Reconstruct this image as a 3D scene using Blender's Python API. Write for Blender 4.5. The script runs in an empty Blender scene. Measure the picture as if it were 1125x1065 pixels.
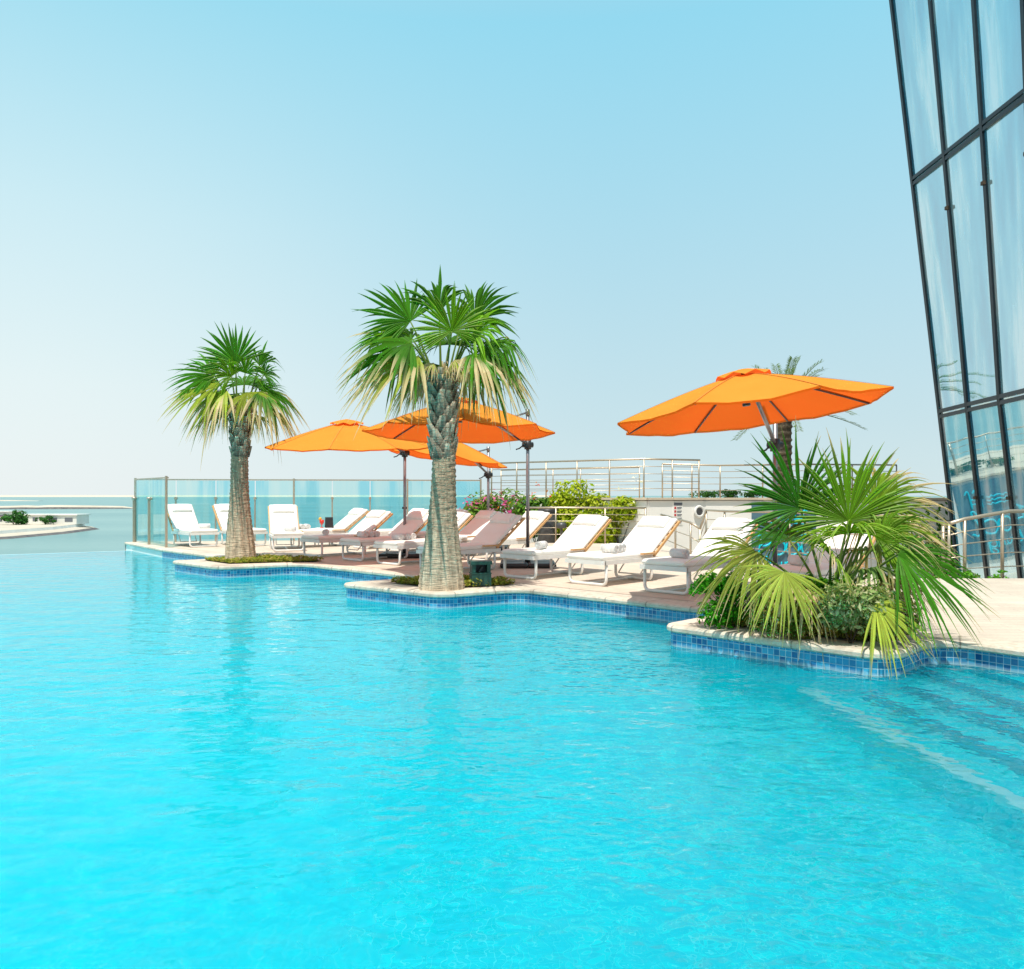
import bpy, math, random
from mathutils import Vector, Matrix

random.seed(11)
R = math.radians
PI = math.pi
scene = bpy.context.scene
COL = scene.collection
V = Vector


# ------------------------------------------------------------------ helpers
class MB:
    """collects shapes that become ONE mesh object"""
    def __init__(self):
        self.v, self.f, self.mi, self.sm, self.c, self.uv = [], [], [], [], None, None

    def quad(self, a, b, c, d, mi=0, smooth=False):
        n = len(self.v)
        self.v += [tuple(a), tuple(b), tuple(c), tuple(d)]
        self.f.append((n, n + 1, n + 2, n + 3)); self.mi.append(mi); self.sm.append(smooth)

    def box(self, c, s, rot=None, mi=0):
        """box with centre c, size s and an optional 3x3 rotation"""
        n = len(self.v)
        hx, hy, hz = s[0] / 2, s[1] / 2, s[2] / 2
        for x, y, z in ((-1, -1, -1), (1, -1, -1), (1, 1, -1), (-1, 1, -1), (-1, -1, 1), (1, -1, 1), (1, 1, 1), (-1, 1, 1)):
            p = V((x * hx, y * hy, z * hz))
            if rot is not None:
                p = rot @ p
            self.v.append(tuple(p + V(c)))
        for q in ((0, 3, 2, 1), (4, 5, 6, 7), (0, 1, 5, 4), (1, 2, 6, 5), (2, 3, 7, 6), (3, 0, 4, 7)):
            self.f.append(tuple(n + i for i in q)); self.mi.append(mi); self.sm.append(False)

    def soft(self, c, s, rot=None, r=0.02, puff=0.0, mi=0, seg=3):
        """cushion-like box with rounded edges (superellipsoid grid)"""
        nu, nv = 8 + seg * 4, 6 + seg * 2
        hx, hy, hz = s[0] / 2, s[1] / 2, s[2] / 2
        n0 = len(self.v)
        nx, ny = 10, 6

        def put(x, y, z):
            p = V((x, y, z))
            if rot is not None:
                p = rot @ p
            self.v.append(tuple(p + V(c)))
        xs = [-hx, -hx + r * .3, -hx + r] + [-hx + r + (2 * hx - 2 * r) * i / nx for i in range(1, nx)] + [hx - r, hx - r * .3, hx]
        ys = [-hy, -hy + r * .3, -hy + r] + [-hy + r + (2 * hy - 2 * r) * i / ny for i in range(1, ny)] + [hy - r, hy - r * .3, hy]

        def hgt(x, y):
            dx = max(0, abs(x) - (hx - r)); dy = max(0, abs(y) - (hy - r))
            d = min(1, math.hypot(dx, dy) / r)
            k = math.sqrt(max(0, 1 - d * d))
            return (hz - min(r, hz)) + min(r, hz) * k + puff * (1 - (x / hx) ** 2) * (1 - (y / hy) ** 2)
        W = len(ys)
        for sgn in (1, -1):
            for x in xs:
                for y in ys:
                    put(x, y, sgn * hgt(x, y))
        half = len(xs) * W
        for sgn in (0, 1):
            for i in range(len(xs) - 1):
                for j in range(W - 1):
                    a = n0 + sgn * half + i * W + j
                    q = (a, a + W, a + W + 1, a + 1)
                    self.f.append(q if sgn == 0 else q[::-1]); self.mi.append(mi); self.sm.append(True)
        ring = [(i, 0) for i in range(len(xs))] + [(len(xs) - 1, j) for j in range(1, W)] + \
               [(i, W - 1) for i in range(len(xs) - 2, -1, -1)] + [(0, j) for j in range(W - 2, 0, -1)]
        for k in range(len(ring)):
            i, j = ring[k]; i2, j2 = ring[(k + 1) % len(ring)]
            a = n0 + i * W + j; b = n0 + i2 * W + j2
            self.f.append((a, a + half, b + half, b)); self.mi.append(mi); self.sm.append(True)

    def tube(self, pts, r, n=8, mi=0, cap=True, smooth=True, closed=False):
        pts = [V(p) for p in pts]
        rs = r if isinstance(r, (list, tuple)) else [r] * len(pts)
        m = len(pts)
        up = None
        n0 = len(self.v)
        for i, p in enumerate(pts):
            if closed:
                t = pts[(i + 1) % m] - pts[i - 1]
            else:
                t = (pts[min(i + 1, m - 1)] - pts[max(i - 1, 0)])
            t.normalize()
            if up is None:
                up = V((0, 0, 1)) if abs(t.z) < .9 else V((1, 0, 0))
            side = t.cross(up)
            if side.length < 1e-5:
                side = t.cross(V((0, 1, 0)))
            side.normalize()
            up = side.cross(t).normalized()
            for k in range(n):
                a = 2 * PI * k / n + (PI / 4 if n == 4 else 0)
                self.v.append(tuple(p + (side * math.cos(a) + up * math.sin(a)) * rs[i]))
        for i in range(m if closed else m - 1):
            for k in range(n):
                a = n0 + i * n + k; b = n0 + i * n + (k + 1) % n
                c = n0 + ((i + 1) % m) * n + (k + 1) % n; d = n0 + ((i + 1) % m) * n + k
                self.f.append((a, b, c, d)); self.mi.append(mi); self.sm.append(smooth and n > 4)
        if cap and not closed:
            self.f.append(tuple(n0 + k for k in reversed(range(n)))); self.mi.append(mi); self.sm.append(False)
            self.f.append(tuple(n0 + (m - 1) * n + k for k in range(n))); self.mi.append(mi); self.sm.append(False)

    def lathe(self, prof, c=(0, 0, 0), n=20, mi=0, smooth=True):
        n0 = len(self.v)
        for (r, z) in prof:
            for k in range(n):
                a = 2 * PI * k / n
                self.v.append((c[0] + r * math.cos(a), c[1] + r * math.sin(a), c[2] + z))
        for i in range(len(prof) - 1):
            for k in range(n):
                a = n0 + i * n + k; b = n0 + i * n + (k + 1) % n
                self.f.append((a, b, b + n, a + n)); self.mi.append(mi); self.sm.append(smooth)

    def prism(self, poly, z0, z1, mi=0, bottom=True):
        """vertical prism over a ccw polygon of (x, y)"""
        n0 = len(self.v); n = len(poly)
        for z in (z0, z1):
            for (x, y) in poly:
                self.v.append((x, y, z))
        self.f.append(tuple(n0 + n + k for k in range(n))); self.mi.append(mi); self.sm.append(False)
        if bottom:
            self.f.append(tuple(n0 + k for k in reversed(range(n)))); self.mi.append(mi); self.sm.append(False)
        for k in range(n):
            a = n0 + k; b = n0 + (k + 1) % n
            self.f.append((a, b, b + n, a + n)); self.mi.append(mi); self.sm.append(False)

    def build(self, name, mat, parent=None, colors=None):
        me = bpy.data.meshes.new(name)
        me.from_pydata(self.v, [], self.f)
        mats = mat if isinstance(mat, (list, tuple)) else [mat]
        for m in mats:
            me.materials.append(m)
        me.polygons.foreach_set('material_index', self.mi)
        me.polygons.foreach_set('use_smooth', self.sm)
        if self.c is not None:
            at = me.color_attributes.new('Col', 'FLOAT_COLOR', 'POINT')
            flat = []
            for c in self.c:
                flat += [c[0], c[1], c[2], 1.0]
            at.data.foreach_set('color', flat)
        if self.uv is not None:
            ul = me.uv_layers.new(name='UVMap')
            for li, lp in enumerate(me.loops):
                ul.data[li].uv = self.uv[lp.vertex_index]
        me.update()
        o = bpy.data.objects.new(name, me)
        COL.objects.link(o)
        if parent is not None:
            o.parent = parent
        return o


def tag(o, label=None, cat=None, group=None, kind=None):
    if label: o['label'] = label
    if cat: o['category'] = cat
    if group: o['group'] = group
    if kind: o['kind'] = kind
    return o


def thing(name, label, cat, loc=(0, 0, 0), rz=0, group=None):
    o = bpy.data.objects.new(name, None)
    COL.objects.link(o)
    o.location = loc; o.rotation_euler = (0, 0, rz)
    o.empty_display_size = .2
    return tag(o, label, cat, group)


def dup(root, loc, rz, label):
    r = root.copy(); COL.objects.link(r)
    r.location = loc; r.rotation_euler = (0, 0, rz); r['label'] = label
    for ch in list(root.children):
        c = ch.copy(); COL.objects.link(c); c.parent = r
        for g in list(ch.children):
            d = g.copy(); COL.objects.link(d); d.parent = c
    return r


def rotx_dir(d, up=(0, 0, 1)):
    """rotation whose x axis is d"""
    x = V(d).normalized(); z = V(up)
    y = z.cross(x).normalized(); z = x.cross(y)
    return Matrix((x, y, z)).transposed()


# ------------------------------------------------------------------ materials
def newmat(name):
    m = bpy.data.materials.new(name); m.use_nodes = True
    nt = m.node_tree; nt.nodes.clear()
    out = nt.nodes.new('ShaderNodeOutputMaterial')
    return m, nt, out


def N(nt, t, **kw):
    n = nt.nodes.new(t)
    for k, v in kw.items():
        if k in n.inputs:
            n.inputs[k].default_value = v
        else:
            setattr(n, k, v)
    return n


def L(nt, a, b):
    nt.links.new(a, b)


def rgba(c):
    return (c[0], c[1], c[2], 1)


def ramp(nt, fac, stops):
    r = N(nt, 'ShaderNodeValToRGB')
    e = r.color_ramp.elements
    while len(e) < len(stops):
        e.new(.5)
    for i, (p, c) in enumerate(stops):
        e[i].position = p
        e[i].color = rgba(c) if not isinstance(c, (int, float)) else (c, c, c, 1)
    L(nt, fac, r.inputs[0])
    return r.outputs[0]


def coords(nt, kind='Object', scale=(1, 1, 1), rot=(0, 0, 0)):
    tc = N(nt, 'ShaderNodeTexCoord')
    mp = N(nt, 'ShaderNodeMapping')
    mp.inputs['Scale'].default_value = scale
    mp.inputs['Rotation'].default_value = rot
    L(nt, tc.outputs[kind], mp.inputs['Vector'])
    return mp.outputs[0]


def noise(nt, vec, scale, detail=4, rough=.55):
    n = N(nt, 'ShaderNodeTexNoise')
    n.inputs['Scale'].default_value = scale; n.inputs['Detail'].default_value = detail; n.inputs['Roughness'].default_value = rough
    L(nt, vec, n.inputs['Vector'])
    return n.outputs['Fac']


def bump(nt, h, strength, dist=.01, normal=None):
    b = N(nt, 'ShaderNodeBump'); b.inputs['Strength'].default_value = strength; b.inputs['Distance'].default_value = dist
    L(nt, h, b.inputs['Height'])
    if normal is not None:
        L(nt, normal, b.inputs['Normal'])
    return b.outputs[0]


def mix(nt, f, a, b, mode='MIX'):
    m = N(nt, 'ShaderNodeMix', data_type='RGBA', blend_type=mode)
    for s, x in ((m.inputs[0], f), (m.inputs[6], a), (m.inputs[7], b)):
        if hasattr(x, 'is_output'):
            L(nt, x, s)
        elif isinstance(x, (int, float)):
            s.default_value = x
        else:
            s.default_value = rgba(x)
    return m.outputs[2]


def simple(name, c1, c2=None, rough=.5, metal=0., nscale=20, bstr=0., bscale=None, spec=.5, stretch=(1, 1, 1)):
    m, nt, out = newmat(name)
    p = N(nt, 'ShaderNodeBsdfPrincipled')
    p.inputs['Roughness'].default_value = rough; p.inputs['Metallic'].default_value = metal
    p.inputs['Specular IOR Level'].default_value = spec
    vec = coords(nt, 'Object', stretch)
    if c2 is None:
        c2 = tuple(x * .85 for x in c1)
    f = noise(nt, vec, nscale)
    L(nt, ramp(nt, f, [(.3, c1), (.7, c2)]), p.inputs['Base Color'])
    if bstr:
        L(nt, bump(nt, noise(nt, vec, bscale or nscale * 4), bstr, .01), p.inputs['Normal'])
    L(nt, p.outputs[0], out.inputs[0])
    return m


M = {}
M['white_metal'] = simple('white_metal', (.82, .81, .78), (.74, .73, .70), .35, nscale=6)
M['cushion'] = simple('cushion_fabric', (.92, .885, .83), (.88, .845, .79), .9, nscale=5, bstr=.25, bscale=160, spec=.1)
M['towel'] = simple('towel_cloth', (.86, .84, .82), (.76, .74, .72), 1., nscale=40, bstr=.8, bscale=220, spec=.05)
M['wood'] = simple('teak_wood', (.70, .42, .19), (.55, .29, .11), .5, nscale=9, stretch=(1, 12, 12), bstr=.1)
M['steel'] = simple('brushed_steel', (.56, .47, .36), (.46, .38, .29), .38, .7, nscale=30)
M['pole_metal'] = simple('pole_metal', (.34, .32, .33), (.27, .25, .26), .35, .6, nscale=15)
M['rib_metal'] = simple('rib_metal', (.10, .09, .09), (.07, .065, .065), .45, .3, nscale=15)
M['dark'] = simple('dark_plastic', (.02, .02, .022), (.035, .033, .033), .45, nscale=15)
M['bin_grey'] = simple('bin_metal', (.07, .072, .075), (.10, .10, .10), .4, .3, nscale=8)
M['green_box'] = simple('green_plastic', (.006, .05, .038), (.015, .085, .065), .5, nscale=12, bstr=.1)
M['plaster'] = simple('white_plaster', (.90, .88, .84), (.84, .82, .78), .85, nscale=1.2, bstr=.15, bscale=90)
M['grey_panel'] = simple('grey_panel', (.10, .19, .25), (.08, .16, .21), .4, nscale=2)
M['cap_stone'] = simple('cap_stone', (.66, .55, .42), (.56, .46, .35), .85, nscale=5, bstr=.2)
M['cyan_sign'] = simple('cyan_letters', (.0, .62, .78), (.0, .55, .72), .35, nscale=4)
M['mullion'] = simple('mullion_metal', (.012, .016, .022), (.02, .026, .032), .3, .3, nscale=6)
M['sand'] = simple('sand', (.60, .54, .45), (.50, .44, .35), .95, nscale=.06)
M['white_wall_far'] = simple('far_white_render', (.82, .80, .75), (.70, .68, .63), .9, nscale=.2)
M['dark_roof'] = simple('dark_roof', (.08, .08, .09), (.12, .11, .11), .7, nscale=.5)
M['rock'] = simple('breakwater_rock', (.16, .15, .14), (.07, .07, .08), .9, nscale=.4, bstr=.5, bscale=1.)
M['soil'] = simple('soil', (.10, .065, .04), (.05, .035, .025), .95, nscale=20, bstr=.6, bscale=60)
M['red'] = simple('red_glaze', (.72, .04, .02), (.6, .03, .02), .3)
M['yellow'] = simple('yellow_petal', (.85, .45, .03), (.8, .38, .02), .6)
M['black'] = simple('black_lacquer', (.015, .015, .018), (.03, .03, .03), .3)
M['ink'] = simple('grey_print', (.12, .13, .15), (.16, .17, .2), .6)
M['redprint'] = simple('red_print', (.6, .05, .05), (.5, .04, .04), .6)


def canopy_mat():
    m, nt, out = newmat('orange_canvas')
    vec = coords(nt, 'Object')
    f = noise(nt, vec, 3)
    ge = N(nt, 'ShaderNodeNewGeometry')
    c = mix(nt, ge.outputs['Backfacing'], ramp(nt, f, [(.3, (.98, .42, .065)), (.7, (.95, .385, .055))]), (.92, .17, .012))  # underside shade painted in: back faces take a darker, redder orange
    w = noise(nt, vec, 240, 2)
    nrm = bump(nt, w, .15, .004)
    d = N(nt, 'ShaderNodeBsdfDiffuse'); t = N(nt, 'ShaderNodeBsdfTranslucent')
    L(nt, c, d.inputs[0]); L(nt, nrm, d.inputs['Normal'])
    t.inputs[0].default_value = (.92, .14, .022, 1)
    mx = N(nt, 'ShaderNodeMixShader'); mx.inputs[0].default_value = .45
    L(nt, d.outputs[0], mx.inputs[1]); L(nt, t.outputs[0], mx.inputs[2])
    L(nt, mx.outputs[0], out.inputs[0])
    return m


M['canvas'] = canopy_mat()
M['seam'] = simple('orange_seam', (.80, .24, .02), (.70, .20, .016), .9, nscale=30)


def leaf_mat(name, gloss=.12, trans=.35, attr=True, base=None, rough=.4):
    m, nt, out = newmat(name)
    if attr:
        a = N(nt, 'ShaderNodeAttribute'); a.attribute_name = 'Col'
        c = a.outputs['Color']
    else:
        c = ramp(nt, noise(nt, coords(nt), 6), [(.3, base), (.7, tuple(x * .7 for x in base))])
    d = N(nt, 'ShaderNodeBsdfDiffuse'); t = N(nt, 'ShaderNodeBsdfTranslucent'); g = N(nt, 'ShaderNodeBsdfGlossy')
    g.inputs['Roughness'].default_value = rough; g.inputs['Color'].default_value = (.85, .92, .62, 1)
    L(nt, c, d.inputs[0])
    L(nt, mix(nt, 1., c, (1.15, 1.3, .5), 'MULTIPLY'), t.inputs[0])
    m1 = N(nt, 'ShaderNodeMixShader'); m1.inputs[0].default_value = trans
    L(nt, d.outputs[0], m1.inputs[1]); L(nt, t.outputs[0], m1.inputs[2])
    m2 = N(nt, 'ShaderNodeMixShader')
    fr = N(nt, 'ShaderNodeFresnel'); fr.inputs[0].default_value = 1.4
    mm = N(nt, 'ShaderNodeMath', operation='MULTIPLY'); mm.inputs[1].default_value = gloss * 8
    L(nt, fr.outputs[0], mm.inputs[0]); L(nt, mm.outputs[0], m2.inputs[0])
    L(nt, m1.outputs[0], m2.inputs[1]); L(nt, g.outputs[0], m2.inputs[2])
    L(nt, m2.outputs[0], out.inputs[0])
    return m


M['leaf'] = leaf_mat('leaf', .008, rough=.5)
M['frond'] = leaf_mat('palm_frond', .006, .3, rough=.5)


def trunk_mat():
    m, nt, out = newmat('palm_bark')
    p = N(nt, 'ShaderNodeBsdfPrincipled'); p.inputs['Roughness'].default_value = .9; p.inputs['Specular IOR Level'].default_value = .15
    a = N(nt, 'ShaderNodeAttribute'); a.attribute_name = 'Col'
    v1 = coords(nt, 'Object', (3, 3, 26))
    f = noise(nt, v1, 2.2, 6, .65)
    v2 = coords(nt, 'Object', (22, 22, 2.5))
    g = noise(nt, v2, 1.6, 4)
    c = mix(nt, 1., a.outputs['Color'], ramp(nt, f, [(.32, .5), (.55, 1.1)]), 'MULTIPLY')
    c = mix(nt, .8, c, ramp(nt, g, [(.32, .6), (.6, 1.15)]), 'MULTIPLY')
    L(nt, c, p.inputs['Base Color'])
    L(nt, bump(nt, f, 1., .05), p.inputs['Normal'])
    L(nt, p.outputs[0], out.inputs[0])
    return m


M['bark'] = trunk_mat()


def tile_mat(name, cols, size, grout, rough=.15, kind='UV', bias=0., nsc=3., nlo=.45, nhi=.6, amt=.5):
    m, nt, out = newmat(name)
    p = N(nt, 'ShaderNodeBsdfPrincipled'); p.inputs['Roughness'].default_value = rough
    vec = coords(nt, kind)
    b = N(nt, 'ShaderNodeTexBrick', offset=0.0, squash=1.0)
    b.inputs['Scale'].default_value = 1.
    b.inputs['Brick Width'].default_value = size; b.inputs['Row Height'].default_value = size
    b.inputs['Mortar Size'].default_value = size * .045; b.inputs['Mortar Smooth'].default_value = .1
    b.inputs['Bias'].default_value = bias
    b.inputs['Color1'].default_value = rgba(cols[0]); b.inputs['Color2'].default_value = rgba(cols[1]); b.inputs['Mortar'].default_value = rgba(grout)
    L(nt, vec, b.inputs['Vector'])
    c = mix(nt, ramp(nt, noise(nt, vec, nsc), [(nlo, 0.), (nhi, amt)]), b.outputs[0], cols[2])
    if kind == 'UV':
        su = N(nt, 'ShaderNodeSeparateXYZ'); L(nt, vec, su.inputs[0])
        lv = N(nt, 'ShaderNodeMath', operation='MULTIPLY_ADD'); lv.inputs[1].default_value = .05
        L(nt, noise(nt, vec, 7., 4), lv.inputs[0]); L(nt, su.outputs[1], lv.inputs[2])
        c = mix(nt, ramp(nt, lv.outputs[0], [(.018, 0.), (.028, .45), (.04, .3), (.056, 0.)]), c, (.62, .68, .66))
    L(nt, c, p.inputs['Base Color'])
    L(nt, p.outputs[0], out.inputs[0])
    return m


M['tile_band'] = tile_mat('blue_mosaic', [(.008, .10, .30), (.05, .42, .66), (.02, .26, .50)], .055, (.55, .68, .74))
M['pool_tile'] = tile_mat('pool_mosaic', [(.0, .60, .72), (.0, .92, .93), (.0, .52, .72)], .05, (.30, .95, .96), .4, 'Object', 0., 5., .46, .58, .75)
M['wall_tile'] = tile_mat('pool_wall_mosaic', [(.0, .62, .76), (.0, .72, .82), (.0, .66, .78)], .05, (.10, .76, .84), .4, 'UV')
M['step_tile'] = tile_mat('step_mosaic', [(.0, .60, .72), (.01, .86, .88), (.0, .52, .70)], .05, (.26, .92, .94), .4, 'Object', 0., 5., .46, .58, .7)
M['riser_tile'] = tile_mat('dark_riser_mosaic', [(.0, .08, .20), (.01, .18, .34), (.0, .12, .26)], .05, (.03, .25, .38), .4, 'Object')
M['nose_tile'] = tile_mat('pale_step_nosing', [(.80, .84, .82), (.75, .82, .82), (.80, .84, .80)], .05, (.62, .74, .76), .4, 'Object')


def paver_mat(name, c1, c2, grout, w, h, rot, offset=.5):
    m, nt, out = newmat(name)
    p = N(nt, 'ShaderNodeBsdfPrincipled'); p.inputs['Roughness'].default_value = .85; p.inputs['Specular IOR Level'].default_value = .25
    vec = coords(nt, 'Object', (1, 1, 1), (0, 0, rot))
    b = N(nt, 'ShaderNodeTexBrick', offset=offset)
    b.inputs['Scale'].default_value = 1.
    b.inputs['Brick Width'].default_value = w; b.inputs['Row Height'].default_value = h
    b.inputs['Mortar Size'].default_value = .006
    b.inputs['Color1'].default_value = rgba(c1); b.inputs['Color2'].default_value = rgba(c2); b.inputs['Mortar'].default_value = rgba(grout)
    L(nt, vec, b.inputs['Vector'])
    f = noise(nt, coords(nt, 'Object'), 1.3, 6)
    c = mix(nt, 1., b.outputs[0], ramp(nt, f, [(.3, .85), (.7, 1.08)]), 'MULTIPLY')
    f2 = noise(nt, coords(nt, 'Object'), 45, 4)
    c = mix(nt, 1., c, ramp(nt, f2, [(.3, .9), (.7, 1.06)]), 'MULTIPLY')
    L(nt, c, p.inputs['Base Color'])
    L(nt, bump(nt, b.outputs['Fac'], -.4, .004), p.inputs['Normal'])
    L(nt, p.outputs[0], out.inputs[0])
    return m


M['brick'] = paver_mat('brick_paving', (.70, .575, .465), (.62, .50, .40), (.60, .52, .44), .21, .105, R(43))
M['stone'] = paver_mat('stone_paving', (.66, .58, .48), (.61, .53, .44), (.46, .40, .34), 1.4, .16, R(4))


def coping_mat():
    m, nt, out = newmat('coping_stone')
    p = N(nt, 'ShaderNodeBsdfPrincipled'); p.inputs['Roughness'].default_value = .8; p.inputs['Specular IOR Level'].default_value = .25
    uv = coords(nt, 'UV')
    sx = N(nt, 'ShaderNodeSeparateXYZ'); L(nt, uv, sx.inputs[0])
    md = N(nt, 'ShaderNodeMath', operation='PINGPONG'); md.inputs[1].default_value = .3; L(nt, sx.outputs[0], md.inputs[0])
    joint = ramp(nt, md.outputs[0], [(.004, 0.), (.012, 1.)])
    fl = N(nt, 'ShaderNodeMath', operation='SNAP'); fl.inputs[1].default_value = .6; L(nt, sx.outputs[0], fl.inputs[0])
    wn = N(nt, 'ShaderNodeTexWhiteNoise', noise_dimensions='1D'); L(nt, fl.outputs[0], wn.inputs['W'])
    o = coords(nt, 'Object')
    f = noise(nt, o, 16, 5, .65)
    c = ramp(nt, f, [(.3, (.56, .47, .37)), (.5, (.70, .61, .50)), (.7, (.76, .68, .58))])
    c = mix(nt, 1., c, ramp(nt, wn.outputs[0], [(0., .88), (1., 1.06)]), 'MULTIPLY')
    c = mix(nt, 1., c, ramp(nt, joint, [(0., .55), (1., 1.)]), 'MULTIPLY')
    wet = ramp(nt, noise(nt, o, 1.6, 3), [(.52, 1.), (.66, .72)])
    c = mix(nt, 1., c, wet, 'MULTIPLY')
    L(nt, c, p.inputs['Base Color'])
    L(nt, bump(nt, noise(nt, o, 38, 5, .7), .6, .012, bump(nt, joint, .6, .006)), p.inputs['Normal'])
    L(nt, p.outputs[0], out.inputs[0])
    return m


M['coping'] = coping_mat()


def water_mat():
    m, nt, out = newmat('pool_water')
    v1 = coords(nt, 'Object', (1, 1.6, 1), (0, 0, R(18)))
    n1 = noise(nt, v1, 1.9, 2, .5)
    n2 = noise(nt, coords(nt, 'Object', (1, 1.25, 1), (0, 0, R(-30))), 9.0, 1, .55)
    patch = ramp(nt, noise(nt, coords(nt, 'Object', (1, 1, 1)), .42, 2), [(.38, .16), (.62, 1.)])
    sp0 = N(nt, 'ShaderNodeSeparateXYZ'); L(nt, coords(nt, 'Object'), sp0.inputs[0])
    shal = N(nt, 'ShaderNodeMapRange'); shal.inputs[1].default_value = -2.; shal.inputs[2].default_value = 2.; shal.inputs[3].default_value = .55; shal.inputs[4].default_value = 2.3
    L(nt, sp0.outputs[0], shal.inputs[0])
    pm = N(nt, 'ShaderNodeMath', operation='MULTIPLY'); L(nt, patch, pm.inputs[0]); L(nt, shal.outputs[0], pm.inputs[1])
    n2p = N(nt, 'ShaderNodeMath', operation='MULTIPLY'); L(nt, n2, n2p.inputs[0]); L(nt, pm.outputs[0], n2p.inputs[1])
    a = N(nt, 'ShaderNodeMath', operation='MULTIPLY_ADD'); a.inputs[1].default_value = .42
    L(nt, n2p.outputs[0], a.inputs[0]); L(nt, n1, a.inputs[2])
    nr = bump(nt, a.outputs[0], 1., .027)
    fr = N(nt, 'ShaderNodeFresnel'); fr.inputs[0].default_value = 1.25
    L(nt, nr, fr.inputs['Normal'])
    g = N(nt, 'ShaderNodeBsdfGlossy'); g.inputs['Roughness'].default_value = .04
    L(nt, nr, g.inputs['Normal'])
    # the pool shelves from the deep left end to the shallow steps: more water scatters more light back
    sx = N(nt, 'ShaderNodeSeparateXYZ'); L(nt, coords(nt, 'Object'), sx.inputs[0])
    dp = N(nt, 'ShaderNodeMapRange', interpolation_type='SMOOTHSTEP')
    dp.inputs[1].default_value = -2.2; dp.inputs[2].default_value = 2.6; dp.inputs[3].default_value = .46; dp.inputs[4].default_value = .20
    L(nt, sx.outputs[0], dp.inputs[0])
    # ripple caustics painted into the transmission colour: bright lines, darker cells
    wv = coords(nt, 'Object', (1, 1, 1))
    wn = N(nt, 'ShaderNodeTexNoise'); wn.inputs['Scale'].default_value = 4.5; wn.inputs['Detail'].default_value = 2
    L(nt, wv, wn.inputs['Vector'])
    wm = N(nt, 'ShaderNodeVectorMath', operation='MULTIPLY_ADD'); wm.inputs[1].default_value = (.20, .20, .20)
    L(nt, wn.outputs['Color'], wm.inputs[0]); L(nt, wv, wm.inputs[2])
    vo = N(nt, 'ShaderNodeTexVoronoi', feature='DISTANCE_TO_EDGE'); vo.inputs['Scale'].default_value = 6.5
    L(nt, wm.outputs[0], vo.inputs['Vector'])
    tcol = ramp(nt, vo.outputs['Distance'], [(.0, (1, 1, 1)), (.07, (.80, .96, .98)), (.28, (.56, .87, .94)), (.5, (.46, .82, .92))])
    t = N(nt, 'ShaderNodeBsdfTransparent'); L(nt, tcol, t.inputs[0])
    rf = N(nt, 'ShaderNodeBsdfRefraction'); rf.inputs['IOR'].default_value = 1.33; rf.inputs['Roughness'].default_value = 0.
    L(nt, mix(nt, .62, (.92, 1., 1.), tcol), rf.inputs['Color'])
    L(nt, nr, rf.inputs['Normal'])
    b0 = N(nt, 'ShaderNodeMixShader'); b0.inputs[0].default_value = .93
    L(nt, t.outputs[0], b0.inputs[1]); L(nt, rf.outputs[0], b0.inputs[2])
    # light scattered back by the water body itself
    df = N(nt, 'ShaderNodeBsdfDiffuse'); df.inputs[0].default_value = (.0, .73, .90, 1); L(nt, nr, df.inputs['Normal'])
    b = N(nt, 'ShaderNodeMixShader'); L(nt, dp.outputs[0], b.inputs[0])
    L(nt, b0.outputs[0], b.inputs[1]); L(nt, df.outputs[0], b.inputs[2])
    x = N(nt, 'ShaderNodeMixShader')
    L(nt, fr.outputs[0], x.inputs[0]); L(nt, b.outputs[0], x.inputs[1]); L(nt, g.outputs[0], x.inputs[2])
    L(nt, x.outputs[0], out.inputs[0])
    return m


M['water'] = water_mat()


def sea_mat():
    m, nt, out = newmat('sea_water')
    p = N(nt, 'ShaderNodeBsdfPrincipled'); p.inputs['Roughness'].default_value = .35; p.inputs['Specular IOR Level'].default_value = .25
    v = coords(nt, 'Object', (.4, 1, 1))
    c = ramp(nt, noise(nt, v, .012, 5), [(.35, (.135, .265, .265)), (.65, (.185, .32, .31))])
    L(nt, c, p.inputs['Base Color'])
    L(nt, bump(nt, noise(nt, coords(nt, 'Object', (.5, 1, 1)), .35, 4), .6, .6), p.inputs['Normal'])
    L(nt, p.outputs[0], out.inputs[0])
    return m


M['sea'] = sea_mat()


def glass_mat():
    m, nt, out = newmat('fence_glass')
    t = N(nt, 'ShaderNodeBsdfTransparent'); t.inputs[0].default_value = (.80, .955, .96, 1)
    g = N(nt, 'ShaderNodeBsdfGlossy'); g.inputs['Roughness'].default_value = .01; g.inputs[0].default_value = (.85, .97, 1, 1)
    f = N(nt, 'ShaderNodeFresnel'); f.inputs[0].default_value = 1.6
    ge = N(nt, 'ShaderNodeNewGeometry')
    inv = N(nt, 'ShaderNodeMath', operation='SUBTRACT'); inv.inputs[0].default_value = 1; L(nt, ge.outputs['Backfacing'], inv.inputs[1])
    ff = N(nt, 'ShaderNodeMath', operation='MULTIPLY'); L(nt, f.outputs[0], ff.inputs[0]); L(nt, inv.outputs[0], ff.inputs[1])
    tv = ramp(nt, noise(nt, coords(nt, 'Object', (1, 1, .12)), 2.3, 3), [(.38, (.62, .90, .95)), (.5, (.80, .955, .96)), (.7, (.86, .97, .96))])  # vertical blue streaks in the tint stand in for wavy reflections
    L(nt, tv, t.inputs[0])
    x = N(nt, 'ShaderNodeMixShader')
    L(nt, ff.outputs[0], x.inputs[0]); L(nt, t.outputs[0], x.inputs[1]); L(nt, g.outputs[0], x.inputs[2])
    L(nt, x.outputs[0], out.inputs[0])
    return m


M['glass'] = glass_mat()


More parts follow.
